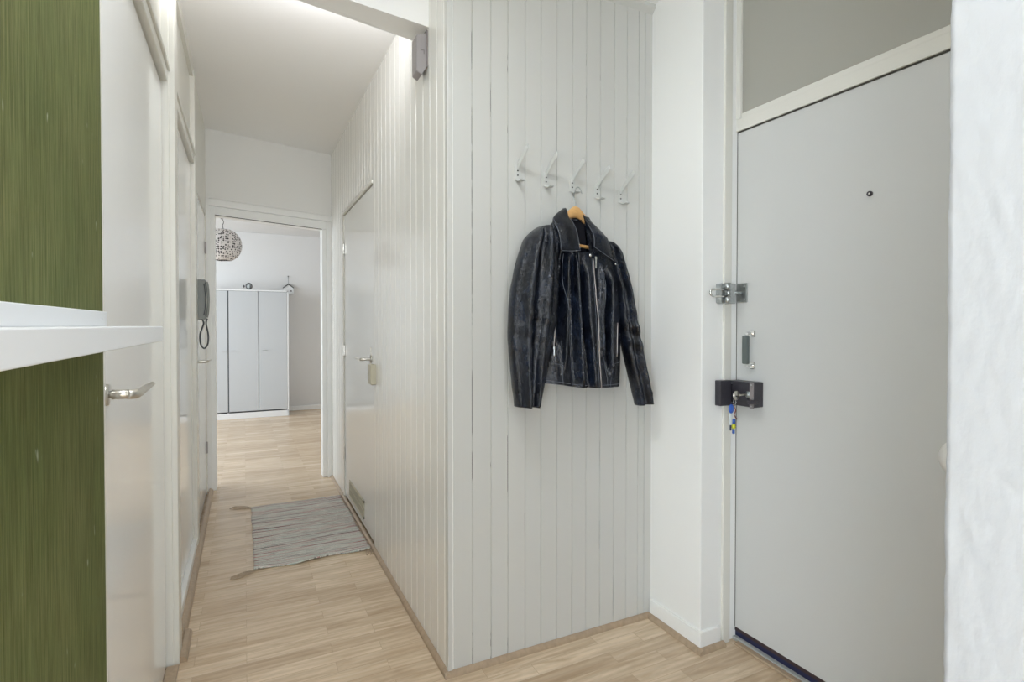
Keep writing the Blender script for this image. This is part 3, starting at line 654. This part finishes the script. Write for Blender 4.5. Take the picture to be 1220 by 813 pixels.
# coat hooks
def make_hook():
    t = thing('coat_hook', '', 'coat hook', (0, 0, 0), 'coat hooks in a row on the plank wall')
    bm = B(); box(bm, -0.014, 0.014, -0.004, 0.0, -0.026, 0.026, 0.0015); obj('plate', bm, 'alu', t, local=True)
    bm = B()
    arm = smooth_pts([(0.0, -0.0005, 0.012), (0.0, -0.006, 0.024), (0.0, -0.030, 0.042), (0.0, -0.088, 0.078)], 6)
    m = len(arm); tube(bm, arm, [0.0024 for i in range(m)], 14, flat=4.6); obj('upper_arm', bm, 'alu', t, True, local=True)
    bm = B()
    arm = smooth_pts([(0.0, -0.0005, -0.020), (0.0, -0.010, -0.029), (0.0, -0.032, -0.036), (0.0, -0.050, -0.033)], 6)
    tube(bm, arm, 0.0024, 14, flat=4.2); obj('lower_arm', bm, 'alu', t, True, local=True)
    for z in (0.0085, -0.0085):
        bm = B(); cyl(bm, (0, -0.0038, z), (0, -0.0052, z), 0.0030, 12); obj('screw', bm, 'screw', t, local=True)
    return t
HK = make_hook()
hooks = [(0.919, 1.820, 'bare white coat hook at the left end of the hook row, farthest from entry door'),
         (1.041, 1.810, 'bare white coat hook just left of the hook holding the jacket hanger'),
         (1.160, 1.802, 'middle white coat hook holding the wooden hanger with the leather jacket'),
         (1.278, 1.790, 'bare white coat hook just right of the hook holding the jacket hanger'),
         (1.396, 1.782, 'bare white coat hook at the right end of the hook row, nearest the entry door')]
for i, (x, z, lb_) in enumerate(hooks):
    if i == 0: t = HK
    else:
        t = HK.copy(); COL.objects.link(t)
        for ch in list(HK.children):
            c = ch.copy(); COL.objects.link(c); c.parent = t
    t['label'] = lb_
    t.location = (x, YC, z)

# rug
def rug_z(x, y):
    u = (x - 0.03) / 0.6; v = (y - 3.03) / 1.07
    return 0.007 + 0.003 * max(0, noise.noise(Vector((x * 9, y * 5, 0)))) + 0.010 * exp(-((y - 3.04 - 0.02 * sin(x * 14)) / 0.03) ** 2) * (0.5 + 0.5 * sin(x * 21 + 1))
rg = thing('rag_rug', 'striped grey and red woven rag rug on the corridor floor', 'rug', (0.33, 3.5, 0))
bm = B(); nx, ny_ = 46, 90
top = []; bot = []
for j in range(ny_ + 1):
    rt_, rb_ = [], []
    for i in range(nx + 1):
        u, v = i / nx, j / ny_
        xl = 0.035 + 0.0025 * sin(v * 23) + 0.002 * sin(v * 5); xr = 0.622 + 0.003 * sin(v * 13)
        yl = 3.025 + 1.07 * v; yr = 3.045 + 1.055 * v
        x = xl + (xr - xl) * u; y = yl + (yr - yl) * u + 0.010 * sin(u * 11 + 0.6) * (1 - v) ** 6
        z = rug_z(x, y)
        rt_.append(bm.verts.new((x, y, z))); rb_.append(bm.verts.new((x, y, max(0.0008, z - 0.006))))
    top.append(rt_); bot.append(rb_)
for j in range(ny_):
    for i in range(nx):
        bm.faces.new((top[j][i], top[j][i + 1], top[j + 1][i + 1], top[j + 1][i])); bm.faces.new((bot[j][i], bot[j + 1][i], bot[j + 1][i + 1], bot[j][i + 1]))
for j in range(ny_):
    bm.faces.new((top[j][0], top[j + 1][0], bot[j + 1][0], bot[j][0])); bm.faces.new((top[j][nx], bot[j][nx], bot[j + 1][nx], top[j + 1][nx]))
for i in range(nx):
    bm.faces.new((top[0][i], bot[0][i], bot[0][i + 1], top[0][i + 1])); bm.faces.new((top[ny_][i], top[ny_][i + 1], bot[ny_][i + 1], bot[ny_][i]))
obj('woven_body', bm, 'rug', rg, True)
def tassel(a, b, n=4, spread=0.02, knot=True):
    bm = B(); a = Vector(a); b = Vector(b)
    for k in range(n):
        o_ = (k - (n - 1) / 2) / max(1, n - 1) * spread
        d = (b - a).normalized(); s = Vector((-d.y, d.x, 0))
        e = b + s * o_ * 1.3 - d * random.uniform(0, 0.03)
        tube(bm, smooth_pts([a, a.lerp(e, 0.35) + s * o_ * 0.7 + Vector((0, 0, 0.002)), a.lerp(e, 0.7) + s * (o_ + 0.004), e]), 0.0019, 6)
        ellipsoid(bm, e, (0.0042, 0.0042, 0.003), 8, 6)
    return obj('tassel', bm, 'cord_tan', rg, True)
tassel((0.036, 4.085, 0.005), (-0.085, 4.155, 0.004), 4, 0.035)
tassel((0.042, 3.032, 0.005), (-0.072, 2.985, 0.004), 4, 0.024)
tassel((0.612, 3.050, 0.006), (0.604, 2.965, 0.004), 4, 0.022)

# ------------- far room things
wd = thing('wardrobe', 'tall pale grey three door wardrobe against the far room wall', 'wardrobe', (0.0, 8.33, 0))
WY = 8.10; WT = 1.732
bm = B()
box(bm, -0.66, 0.548, WY + 0.022, 8.555, 0.0, 0.075); box(bm, -0.66, -0.642, WY, 8.555, 0.0, WT); box(bm, 0.530, 0.548, WY, 8.555, 0.0, WT)
box(bm, -0.66, 0.548, WY, 8.555, WT - 0.018, WT); box(bm, -0.66, 0.548, 8.535, 8.555, 0, WT); box(bm, -0.66, 0.548, WY, WY + 0.03, 0, 0.078)
box(bm, -0.205, -0.187, WY + 0.022, 8.55, 0.06, WT - 0.01)
obj('carcass', bm, 'wardrobe_edge', wd)
for (x0, x1, hx) in ((-0.640, -0.201, -0.240), (-0.186, 0.168, -0.130), (0.174, 0.527, 0.245)):
    bm = B(); box(bm, x0, x1, WY - 0.001, WY + 0.018, 0.096, WT - 0.022, 0.002); dd = obj('door', bm, 'wardrobe', wd)
    bm = B(); box(bm, hx - 0.03, hx + 0.03, WY - 0.024, WY - 0.016, 0.906, 0.916, 0.003); box(bm, hx - 0.024, hx - 0.018, WY - 0.018, WY, 0.907, 0.915); box(bm, hx + 0.018, hx + 0.024, WY - 0.018, WY, 0.907, 0.915)
    obj('handle', bm, 'steel', dd)
bm = B(); box(bm, -0.202, -0.1865, WY + 0.004, WY + 0.02, 0.09, WT - 0.02); obj('gap_strip', bm, 'dark_gap', wd)
bm = B(); box(bm, -0.642, 0.53, WY + 0.006, WY + 0.02, WT - 0.026, WT - 0.017); obj('gap_strip', bm, 'dark_gap', wd)
# small ornament on the wardrobe
og = thing('ornament', 'small grey and white tangled glass ornament on top of the wardrobe', 'ornament', (0.04, 8.3, WT))
bm = B(); ellipsoid(bm, (0.03, 8.3, WT + 0.010), (0.09, 0.03, 0.010)); ellipsoid(bm, (0.11, 8.3, WT + 0.012), (0.045, 0.025, 0.012)); obj('base', bm, 'glassy', og, True)
bm = B(); ellipsoid(bm, (0.055, 8.3, WT + 0.055), (0.032, 0.03, 0.040)); obj('body', bm, 'glassy', og, True)
bm = B(); tube(bm, [(0.06 + 0.035 * cos(a), 8.285, WT + 0.058 + 0.038 * sin(a)) for a in [2 * pi * i / 20 for i in range(20)]], 0.010, 8, closed=True); obj('ring', bm, 'cable', og, True)
bm = B(); ellipsoid(bm, (-0.005, 8.29, WT + 0.055), (0.014, 0.014, 0.02)); obj('bead', bm, 'cable', og, True)
# hanging house ornament
hh = thing('hanging_house', 'little house shaped ornament with dark roof hung on the wall beside the wardrobe', 'ornament', (0.575, 8.54, 1.72))
HY = 8.50
bm = B(); 
for a_, b_ in (((0.515, 1.80), (0.519, 1.725)), ((0.519, 1.725), (0.640, 1.715)), ((0.640, 1.715), (0.640, 1.80))):
    tube(bm, [(a_[0], HY, a_[1]), (b_[0], HY, b_[1])], 0.006, 8)
box(bm, 0.519, 0.637, HY + 0.003, HY + 0.05, 1.722, 1.800, 0.002); prism(bm, [(0.517, HY + 0.003, 1.80), (0.640, HY + 0.003, 1.80), (0.577, HY + 0.003, 1.842)], (0, 0.047, 0)); obj('house_body', bm, 'wardrobe_edge', hh)
bm = B(); prism(bm, [(0.505, HY - 0.008, 1.790), (0.577, HY - 0.008, 1.842), (0.650, HY - 0.008, 1.790), (0.650, HY - 0.008, 1.803), (0.577, HY - 0.008, 1.858), (0.505, HY - 0.008, 1.803)], (0, 0.066, 0)); obj('roof', bm, 'roof_dark', hh)
bm = B(); cyl(bm, (0.612, HY + 0.004, 1.752), (0.612, HY - 0.004, 1.752), 0.011, 14); obj('opening', bm, 'cable', hh)
bm = B(); tube(bm, [(0.577, HY + 0.02, 1.855), (0.578, 8.545, 1.965)], 0.0022, 6); cyl(bm, (0.578, 8.562, 1.968), (0.578, 8.535, 1.968), 0.008, 10); obj('hanging_cord', bm, 'cable', hh)
# pendant lamp
pl = thing('pendant_lamp', 'round white pendant lamp with dark dots hanging in the far room', 'lamp', (-0.18, 6.0, 2.035))
bm = B(); g = bmesh.ops.create_icosphere(bm, subdivisions=5, radius=0.165)
top_cut = [v for v in bm.verts if v.co.z > 0.150 or v.co.z < -0.152]
bmesh.ops.delete(bm, geom=top_cut, context='VERTS')
sd = obj('lamp_shade', bm, 'dots', pl, True, local=True)
md = sd.modifiers.new('solid', 'SOLIDIFY'); md.thickness = 0.002
bm = B(); ellipsoid(bm, (0, 0, -0.02), (0.03, 0.03, 0.04)); cyl(bm, (0, 0, 0.01), (0, 0, 0.07), 0.018, 14); obj('bulb', bm, 'white_dome', pl, True, local=True)
bm = B(); tube(bm, smooth_pts([(0, 0, 0.06), (0, 0, 0.155), (-0.006, 0, 0.19), (0.004, 0, 0.225), (-0.012, 0, 0.262)]), 0.0035, 8); tube(bm, [(-0.02, 0, 0.30), (-0.022, 0, 0.535)], 0.0025, 8); obj('cord', bm, 'cable', pl, True, local=True)
bm = B(); tube(bm, [(-0.008, 0, 0.255), (-0.026, 0, 0.305)], [0.013, 0.010], 12); obj('cord_connector', bm, 'cable', pl, True, local=True)

# ------------------------------------------------------------------ leather jacket on a wooden hanger
# hanger
hg = thing('coat_hanger', 'light wooden coat hanger on the middle coat hook inside the jacket', 'hanger', (1.13, 1.745, 1.70))
def slab(bm, path, wz, ty):
    """wooden arm: path of (x, z), height wz list, thickness ty, at y centre 1.745"""
    rings = []
    n = 12
    for (x, z), h_ in zip(path, wz):
        rings.append([bm.verts.new((x, 1.745 + ty * cos(2 * pi * k / n) * 0.5, z + h_ * sin(2 * pi * k / n) * 0.5)) for k in range(n)])
    for a, b in zip(rings, rings[1:]):
        for k in range(n): bm.faces.new((a[k], a[(k + 1) % n], b[(k + 1) % n], b[k]))
    bm.faces.new(rings[0][::-1]); bm.faces.new(rings[-1])
bm = B()
slab(bm, [(0.965, 1.555), (0.99, 1.570), (1.03, 1.600), (1.07, 1.636), (1.10, 1.666), (1.12, 1.679), (1.132, 1.682), (1.145, 1.679), (1.165, 1.663), (1.19, 1.640), (1.225, 1.605), (1.265, 1.57), (1.29, 1.548)],
     [0.022, 0.030, 0.032, 0.034, 0.038, 0.044, 0.046, 0.044, 0.038, 0.034, 0.032, 0.030, 0.022], 0.026)
obj('shoulder_arms', bm, 'hwood', hg, True)
bm = B(); tube(bm, [(0.99, 1.745, 1.582), (1.10, 1.735, 1.556), (1.185, 1.735, 1.549), (1.262, 1.745, 1.562)], 0.007, 12); obj('trouser_bar', bm, 'hwood', hg, True)
bm = B()
hk = smooth_pts([(1.132, 1.745, 1.695), (1.132, 1.745, 1.716), (1.127, 1.748, 1.735), (1.134, 1.757, 1.752), (1.148, 1.767, 1.776), (1.160, 1.772, 1.786), (1.172, 1.774, 1.780), (1.178, 1.770, 1.762)], 6)
tube(bm, hk, 0.0019, 8); obj('hook', bm, 'steel', hg, True)

JK = thing('leather_jacket', 'glossy black navy embossed leather jacket with collar and diagonal zip on a wooden hanger', 'jacket', (1.16, 1.745, 1.0))
JY = 1.745
TL = [(1.064, 1.664), (1.045, 1.654), (1.012, 1.62), (1.000, 1.575), (1.018, 1.493), (1.024, 1.384), (1.006, 1.244), (0.984, 1.12), (0.968, 1.04), (0.968, 1.00)]
TR = [(1.184, 1.660), (1.195, 1.652), (1.240, 1.615), (1.297, 1.565), (1.308, 1.541), (1.331, 1.41), (1.337, 1.277), (1.338, 1.11), (1.331, 1.006), (1.331, 0.9)]
# fold lines on the front: (path [(x, z)] from top to bottom, width, amplitude)
FOLD = [([(1.050, 1.52), (1.048, 1.40), (1.040, 1.28), (1.030, 1.18)], 0.010, -0.012),
        ([(1.068, 1.52), (1.066, 1.40), (1.062, 1.26), (1.055, 1.10)], 0.009, 0.012),
        ([(1.085, 1.51), (1.086, 1.38), (1.090, 1.22), (1.098, 1.03)], 0.010, -0.011),
        ([(1.102, 1.50), (1.108, 1.36), (1.118, 1.20), (1.128, 1.03)], 0.010, 0.014),
        ([(1.120, 1.48), (1.132, 1.34), (1.150, 1.18), (1.168, 1.02)], 0.012, -0.020),
        ([(1.150, 1.46), (1.160, 1.30), (1.172, 1.16), (1.185, 1.02)], 0.010, 0.008),
        ([(1.215, 1.47), (1.222, 1.38), (1.214, 1.28), (1.222, 1.16)], 0.010, 0.012),
        ([(1.236, 1.46), (1.245, 1.38), (1.240, 1.26), (1.244, 1.10)], 0.010, -0.013),
        ([(1.262, 1.45), (1.268, 1.36), (1.262, 1.24), (1.268, 1.08)], 0.012, 0.012),
        ([(1.026, 1.42), (1.020, 1.30), (1.010, 1.20), (0.995, 1.12)], 0.009, 0.010)]
def tabx(path, z):
    if z >= path[0][1]: return path[0][0]
    for (xa, za), (xb, zb) in zip(path, path[1:]):
        if z >= zb: return xa + (xb - xa) * (za - z) / (za - zb)
    return path[-1][0]
def folds(x, z):
    s = 0.0
    for path, wd_, am in FOLD:
        zt, zb = path[0][1], path[-1][1]
        env = max(0.0, min(1.0, (zt + 0.03 - z) / 0.05)) * max(0.0, min(1.0, (z - zb + 0.04) / 0.06))
        if env <= 0: continue
        d = (x - tabx(path, z)) / wd_
        s += 1.6 * am * env * exp(-d * d)
    s += 0.0028 * noise.noise(Vector((x * 26, z * 11, 4.2))) + 0.0016 * noise.noise(Vector((x * 60, z * 40, 1.2)))
    return s
def torso_sec(z):
    L_, R_ = stab(TL, z), stab(TR, z)
    dep = 0.052
    if z > 1.52: dep = 0.052 - 0.030 * ((z - 1.52) / 0.14)
    if z < 1.10: dep = 0.052 + 0.004 * (1.10 - z) / 0.1
    return L_, R_, dep
def front_y(x, z):
    L_, R_, dep = torso_sec(z)
    u = max(-1, min(1, (x - L_) / (R_ - L_) * 2 - 1))
    e = (1 - abs(u) ** 2.6) ** (1 / 2.2) if abs(u) < 1 else 0
    return JY - dep * e - folds(x, z) * min(1, e * 1.6)
HEM = [(0.968, 1.040), (1.03, 1.033), (1.12, 1.018), (1.20, 1.013), (1.331, 1.010)]
def hem_z(x):
    if x <= HEM[0][0]: return HEM[0][1]
    for (a, za), (b, zb) in zip(HEM, HEM[1:]):
        if x <= b: return za + (zb - za) * (x - a) / (b - a)
    return HEM[-1][1]
NECK = [(1.076, 1.70), (1.086, 1.61), (1.104, 1.524), (1.160, 1.520), (1.160, 1.60), (1.150, 1.70)]
def in_poly(x, z, P):
    c = False; j = len(P) - 1
    for i in range(len(P)):
        if (P[i][1] > z) != (P[j][1] > z) and x < (P[j][0] - P[i][0]) * (z - P[i][1]) / (P[j][1] - P[i][1]) + P[i][0]: c = not c
        j = i
    return c
# torso front and back as one lofted surface
bm = B(); NX, NZ = 130, 150
def zz(k, x): return hem_z(x) + (1.664 - hem_z(x)) * k / NZ
rows = []
for k in range(NZ + 1):
    zn = 1.02 + (1.664 - 1.02) * k / NZ
    L_, R_, dep = torso_sec(zn)
    ring = []
    for i in range(NX + 1):                     # front, left to right
        u = -cos(pi * i / NX); x = (L_ + R_) / 2 + u * (R_ - L_) / 2
        z = zn + (hem_z(x) - 1.02) * (1 - k / NZ)
        ring.append(bm.verts.new((x, front_y(x, zn), z)))
    for i in range(1, 40):                      # back, right to left
        u = cos(pi * i / 40); x = (L_ + R_) / 2 + u * (R_ - L_) / 2
        z = zn + (hem_z(x) - 1.02) * (1 - k / NZ)
        e = (1 - abs(u) ** 3) ** (1 / 2)
        ring.append(bm.verts.new((x, JY + 0.045 * e * (1 if zn < 1.5 else 1 - 0.5 * (zn - 1.5) / 0.164), z)))
    rows.append(ring)
nr = len(rows[0])
for k in range(NZ):
    a, b = rows[k], rows[k + 1]
    for i in range(nr):
        f = bm.faces.new((a[i], a[(i + 1) % nr], b[(i + 1) % nr], b[i]))
        if i < NX:
            c = f.calc_center_median()
            if in_poly(c.x, c.z, NECK): bm.faces.remove(f)
jb = obj('body', bm, 'leather', JK, True)
# dark lining seen in the neck
bm = B()
for k in range(13):
    pass
lin = []
for j in range(14):
    z = 1.50 + 0.165 * j / 13; row = []
    for i in range(17):
        u = -1 + 2 * i / 16; hw = 0.062 - 0.012 * j / 13
        row.append(bm.verts.new((1.122 + u * hw, 1.772 - 0.028 * u * u + 0.002 * sin(i * 2.3 + j), z)))
    lin.append(row)
for j in range(13):
    for i in range(16): bm.faces.new((lin[j][i], lin[j][i + 1], lin[j + 1][i + 1], lin[j + 1][i]))
o = obj('lining', bm, 'lining', JK, True); m_ = o.modifiers.new('solid', 'SOLIDIFY'); m_.thickness = 0.002
bm = B(); box(bm, 1.108, 1.126, 1.756, 1.7605, 1.612, 1.634, 0.001); o = obj('neck_label', bm, 'clear', JK); o['label'] = 'small pale neck label'

# sleeves
def sleeve(name, outer, inner, ztop, zbot_o, zbot_i, depth, seed, capz, yoff=0.0):
    """outer/inner: tables [(x,z)]; lofted from the shoulder down to the cuff"""
    bm = B(); nz_, nn = 110, 64; rings = []
    for k in range(nz_ + 1):
        t = k / nz_; z = ztop + (0.5 * (zbot_o + zbot_i) - ztop) * t
        zo = z + (zbot_o - zbot_i) * 0.5 * t ** 4; zi = z - (zbot_o - zbot_i) * 0.5 * t ** 4
        xo, xi = stab(outer, z), stab(inner, z)
        capf = 1.0 if t > 0.10 else sqrt(max(0.0, 1 - (1 - t / 0.10) ** 2))
        cx = (xo + xi) / 2; hw = abs(xo - xi) / 2
        # shoulder cap pulls in toward the torso
        sgn = 1 if xi > xo else -1
        cxx = cx + sgn * (1 - capf) * hw * 0.55; hw2 = max(0.002, hw * (0.25 + 0.75 * capf))
        dp = depth * (0.35 + 0.65 * capf) * (1 - 0.28 * t)
        ring = []
        for i in range(nn):
            a = 2 * pi * i / nn
            ux = cos(a); uy = sin(a)
            ux = math.copysign(abs(ux) ** 0.85, ux); uy = math.copysign(abs(uy) ** 0.85, uy)
            x = cxx + hw2 * ux; y = JY + yoff - 0.012 * t + dp * uy
            zz_ = (zo + zi) / 2 + (zo - zi) / 2 * (ux * (-sgn))
            fr = max(0, -uy)                     # long creases running down the sleeve, plus elbow creases
            s = (x - cx) / max(hw, 0.01)
            am = 0.0
            for q, (c0, c1, wdt, ap) in enumerate(seed):
                c = c0 + (c1 - c0) * t; am += 1.3 * ap * exp(-((s - c) / wdt) ** 2)
            am += 0.004 * sin(z * 95 + s * 2.2 + len(seed)) * exp(-((t - 0.55) / 0.16) ** 2)
            am += 0.0025 * noise.noise(Vector((x * 30, z * 16, len(seed) * 3.3)))
            y -= am * fr * capf
            # silhouette wobble
            x += 0.0022 * noise.noise(Vector((z * 22, a, seed[0][0] * 9))) * capf
            ring.append(bm.verts.new((x, y, zz_)))
        rings.append(ring)
    for a, b in zip(rings, rings[1:]):
        for i in range(nn): bm.faces.new((a[i], a[(i + 1) % nn], b[(i + 1) % nn], b[i]))
    bm.faces.new(rings[0][::-1])
    # turned-in cuff
    last = rings[-1]; c = Vector((0, 0, 0))
    for v in last: c += v.co
    c /= nn
    inr = [bm.verts.new(c + (v.co - c) * 0.92) for v in last]; deep = [bm.verts.new(c + (v.co - c) * 0.88 + Vector((0, 0, 0.05))) for v in last]
    for i in range(nn):
        j = (i + 1) % nn
        bm.faces.new((last[i], last[j], inr[j], inr[i])); bm.faces.new((inr[i], inr[j], deep[j], deep[i]))
    bm.faces.new(deep)
    return obj(name, bm, 'leather', JK, True)
SLo = [(0.945, 1.61), (0.928, 1.597), (0.905, 1.55), (0.880, 1.485), (0.858, 1.40), (0.847, 1.334), (0.840, 1.214), (0.850, 1.094), (0.867, 0.963), (0.868, 0.93)]
SLi = [(1.020, 1.61), (1.020, 1.594), (1.032, 1.52), (1.042, 1.463), (1.044, 1.38), (1.036, 1.275), (1.000, 1.12), (0.962, 0.957), (0.96, 0.93)]
SRo = [(1.290, 1.575), (1.315, 1.562), (1.335, 1.51), (1.352, 1.461), (1.395, 1.311), (1.438, 1.141), (1.487, 0.936), (1.489, 0.92)]
SRi = [(1.245, 1.575), (1.262, 1.539), (1.290, 1.46), (1.315, 1.393), (1.332, 1.26), (1.366, 1.109), (1.417, 0.931), (1.42, 0.91)]
sleeve('sleeve', SLo, SLi, 1.618, 0.960, 0.957, 0.062, [(-0.55, -0.35, 0.16, 0.016), (-0.15, 0.05, 0.15, -0.012), (0.25, 0.35, 0.16, 0.015), (0.65, 0.6, 0.12, -0.008), (-0.85, -0.75, 0.1, -0.004)], 1.62, -0.008)
sleeve('sleeve', SRo, SRi, 1.580, 0.940, 0.928, 0.052, [(0.1, 0.25, 0.22, 0.013), (-0.45, -0.3, 0.15, -0.010), (0.6, 0.6, 0.14, -0.006)], 1.58, -0.004)

def on_front(path, off=0.0015, k=6):
    P = smooth_pts([(x, 0, z) for x, z in path], k)
    return [(p.x, front_y(p.x, p.z) - off, p.z) for p in P]
def seam(path, name='seam', mat='stitch', r=0.0011, off=0.0008):
    bm = B(); tube(bm, on_front(path, off), r, 6); return obj(name, bm, mat, JK, True)
# collar leaves
def leaf(name, poly_rows, y0, bulge, tilt):
    """grid between two side polylines (left, right lists of (x,z)) with thickness"""
    bm = B(); Ls, Rs = poly_rows; n, m = 18, 16
    Lp = smooth_pts([(x, 0, z) for x, z in Ls], 8); Rp = smooth_pts([(x, 0, z) for x, z in Rs], 8)
    def at(P, t):
        q = t * (len(P) - 1); i = min(int(q), len(P) - 2); return P[i].lerp(P[i + 1], q - i)
    F, K = [], []
    for j in range(m + 1):
        a, b = at(Lp, j / m), at(Rp, j / m); rf, rk = [], []
        for i in range(n + 1):
            u = i / n; p = a.lerp(b, u)
            edge = 4 * u * (1 - u)
            y = y0(u, j / m) - bulge * edge * (0.4 + 0.6 * sin(pi * min(1, j / m))) + 0.0012 * noise.noise(Vector((p.x * 50, p.z * 50, 2)))
            rf.append(bm.verts.new((p.x, y, p.z))); rk.append(bm.verts.new((p.x, y + 0.0045, p.z)))
        F.append(rf); K.append(rk)
    for j in range(m):
        for i in range(n):
            bm.faces.new((F[j][i], F[j][i + 1], F[j + 1][i + 1], F[j + 1][i])); bm.faces.new((K[j][i], K[j + 1][i], K[j + 1][i + 1], K[j][i + 1]))
        bm.faces.new((F[j][0], F[j + 1][0], K[j + 1][0], K[j][0])); bm.faces.new((F[j][n], K[j][n], K[j + 1][n], F[j + 1][n]))
    for i in range(n):
        bm.faces.new((F[0][i], K[0][i], K[0][i + 1], F[0][i + 1])); bm.faces.new((F[m][i], F[m][i + 1], K[m][i + 1], K[m][i]))
    o = obj(name, bm.copy() if False else bm, 'leather', JK, True)
    rim = [F_ for F_ in ()]
    return o
yl = lambda u, v: 1.735 - (0.062 * min(1, v * 1.6)) - 0.003 * v + 0.012 * (1 - u) * (1 - v)
leaf('collar', ([(1.079, 1.692), (1.012, 1.640), (1.016, 1.580), (1.022, 1.518)], [(1.083, 1.690), (1.076, 1.648), (1.086, 1.600), (1.104, 1.524)]), yl, 0.007, 0)
yr_ = lambda u, v: 1.738 - (0.068 * min(1, v * 1.6)) + 0.008 * u * (1 - v)
leaf('collar', ([(1.156, 1.678), (1.158, 1.630), (1.162, 1.585), (1.165, 1.540)], [(1.160, 1.676), (1.198, 1.630), (1.232, 1.570), (1.256, 1.494)]), yr_, 0.007, 0)
# collar back band behind the hanger
bm = B(); pts = smooth_pts([(1.080, 1.738, 1.676), (1.098, 1.762, 1.672), (1.122, 1.770, 1.668), (1.148, 1.762, 1.664), (1.160, 1.740, 1.662)], 5)
tube(bm, pts, 0.014, 10, flat=0.3); obj('collar_band', bm, 'leather', JK, True)
# collar stitched edges
def edge_line(pts, name='seam', mat='stitch', r=0.0011):
    bm = B(); tube(bm, smooth_pts(pts, 5), r, 6); return obj(name, bm, mat, JK, True)
edge_line([(1.012, yl(0, 0.33) - 0.003, 1.640), (1.016, yl(0, 0.66) - 0.003, 1.58), (1.023, yl(0, 1) - 0.003, 1.520)])
edge_line([(1.023, yl(0, 1) - 0.003, 1.5195), (1.06, yl(0.5, 1) - 0.006, 1.5195), (1.103, yl(1, 1) - 0.003, 1.5245)])
edge_line([(1.103, yl(1, 1) - 0.002, 1.5245), (1.086, yl(1, 0.66) - 0.002, 1.600), (1.077, yl(1, 0.33) - 0.002, 1.648)])
edge_line([(1.166, yr_(0, 1) - 0.003, 1.5405), (1.21, yr_(0.5, 1) - 0.006, 1.5165), (1.255, yr_(1, 1) - 0.003, 1.4945)])
edge_line([(1.158, yr_(0, 0.33) - 0.002, 1.630), (1.162, yr_(0, 0.66) - 0.002, 1.585), (1.165, yr_(0, 1) - 0.002, 1.541)])

# overlapping front flap
bm = B(); F_, K_ = [], []
FL = [(1.104, 1.524), (1.112, 1.40), (1.135, 1.212), (1.165, 1.016)]; FR = [(1.172, 1.524), (1.182, 1.40), (1.195, 1.275), (1.210, 1.014)]
for j in range(61):
    z = 1.524 + (1.016 - 1.524) * j / 60; a, b = tabx(FL, z), tabx(FR, z); rf, rk = [], []
    for i in range(13):
        x = a + (b - a) * i / 12; y = front_y(x, z)
        rf.append(bm.verts.new((x, y - 0.005, z))); rk.append(bm.verts.new((x, y + 0.001, z)))
    F_.append(rf); K_.append(rk)
for j in range(60):
    for i in range(12):
        bm.faces.new((F_[j][i], F_[j][i + 1], F_[j + 1][i + 1], F_[j + 1][i])); bm.faces.new((K_[j][i], K_[j + 1][i], K_[j + 1][i + 1], K_[j][i + 1]))
    bm.faces.new((F_[j][0], F_[j + 1][0], K_[j + 1][0], K_[j][0])); bm.faces.new((F_[j][12], K_[j][12], K_[j + 1][12], F_[j + 1][12]))
for i in range(12):
    bm.faces.new((F_[0][i], K_[0][i], K_[0][i + 1], F_[0][i + 1])); bm.faces.new((F_[60][i], F_[60][i + 1], K_[60][i + 1], K_[60][i]))
obj('front_flap', bm, 'leather', JK, True)
seam([(1.106, 1.52), (1.114, 1.40), (1.137, 1.212), (1.167, 1.018)], off=0.0055)
seam([(1.168, 1.50), (1.176, 1.40), (1.187, 1.275), (1.201, 1.018)], off=0.0055)
# main zip
bm = B(); tube(bm, on_front([(1.176, 1.50), (1.185, 1.402), (1.198, 1.275), (1.205, 1.148), (1.213, 1.014)], 0.003), 0.0028, 8, flat=0.6); obj('main_zip', bm, 'zip', JK, True)
def puller(x, z, h, wdt=0.006, off=0.012, name='zip_puller'):
    bm = B(); y = front_y(x, z) - off
    box(bm, x - wdt / 2, x + wdt / 2, y - 0.0015, y + 0.0015, z - h, z, 0.0012); box(bm, x - wdt * 0.7, x + wdt * 0.7, y - 0.002, y + 0.006, z - 0.003, z + 0.009, 0.0015)
    return obj(name, bm, 'chrome', JK)
puller(1.181, 1.500, 0.036, 0.0065, 0.013)
bm = B(); ellipsoid(bm, (1.158, front_y(1.158, 1.512) - 0.010, 1.512), (0.006, 0.004, 0.006), 14, 8); obj('snap', bm, 'chrome', JK, True)
bm = B(); ellipsoid(bm, (1.284, front_y(1.25, 1.50) + 0.0, 1.487), (0.0045, 0.004, 0.0045), 14, 8); obj('snap', bm, 'chrome', JK, True)
# pockets, seams, waistband
bm = B(); tube(bm, on_front([(1.029, 1.275), (1.022, 1.213), (1.017, 1.137)], 0.002), 0.0022, 8); obj('pocket_zip', bm, 'zip', JK, True)
puller(1.017, 1.165, 0.026, 0.0055, 0.006)
bm = B(); tube(bm, on_front([(1.302, 1.26), (1.298, 1.13)], 0.002), 0.0022, 8); obj('pocket_zip', bm, 'zip', JK, True)
seam([(1.041, 1.373), (1.016, 1.229), (0.995, 1.122)])
seam([(0.982, 1.123), (1.0, 1.117), (1.047, 1.103)]); seam([(1.047, 1.103), (1.047, 1.032)])
seam([(1.327, 1.108), (1.30, 1.104), (1.266, 1.096)]); seam([(1.266, 1.096), (1.262, 1.016)])
seam([(1.057, 1.515), (1.056, 1.398), (1.078, 1.213), (1.092, 1.022)])
seam([(1.244, 1.48), (1.222, 1.403), (1.228, 1.276), (1.245, 1.02)])
seam([(0.985, 1.050), (1.03, 1.043), (1.12, 1.028), (1.20, 1.023), (1.32, 1.021)], off=0.001)
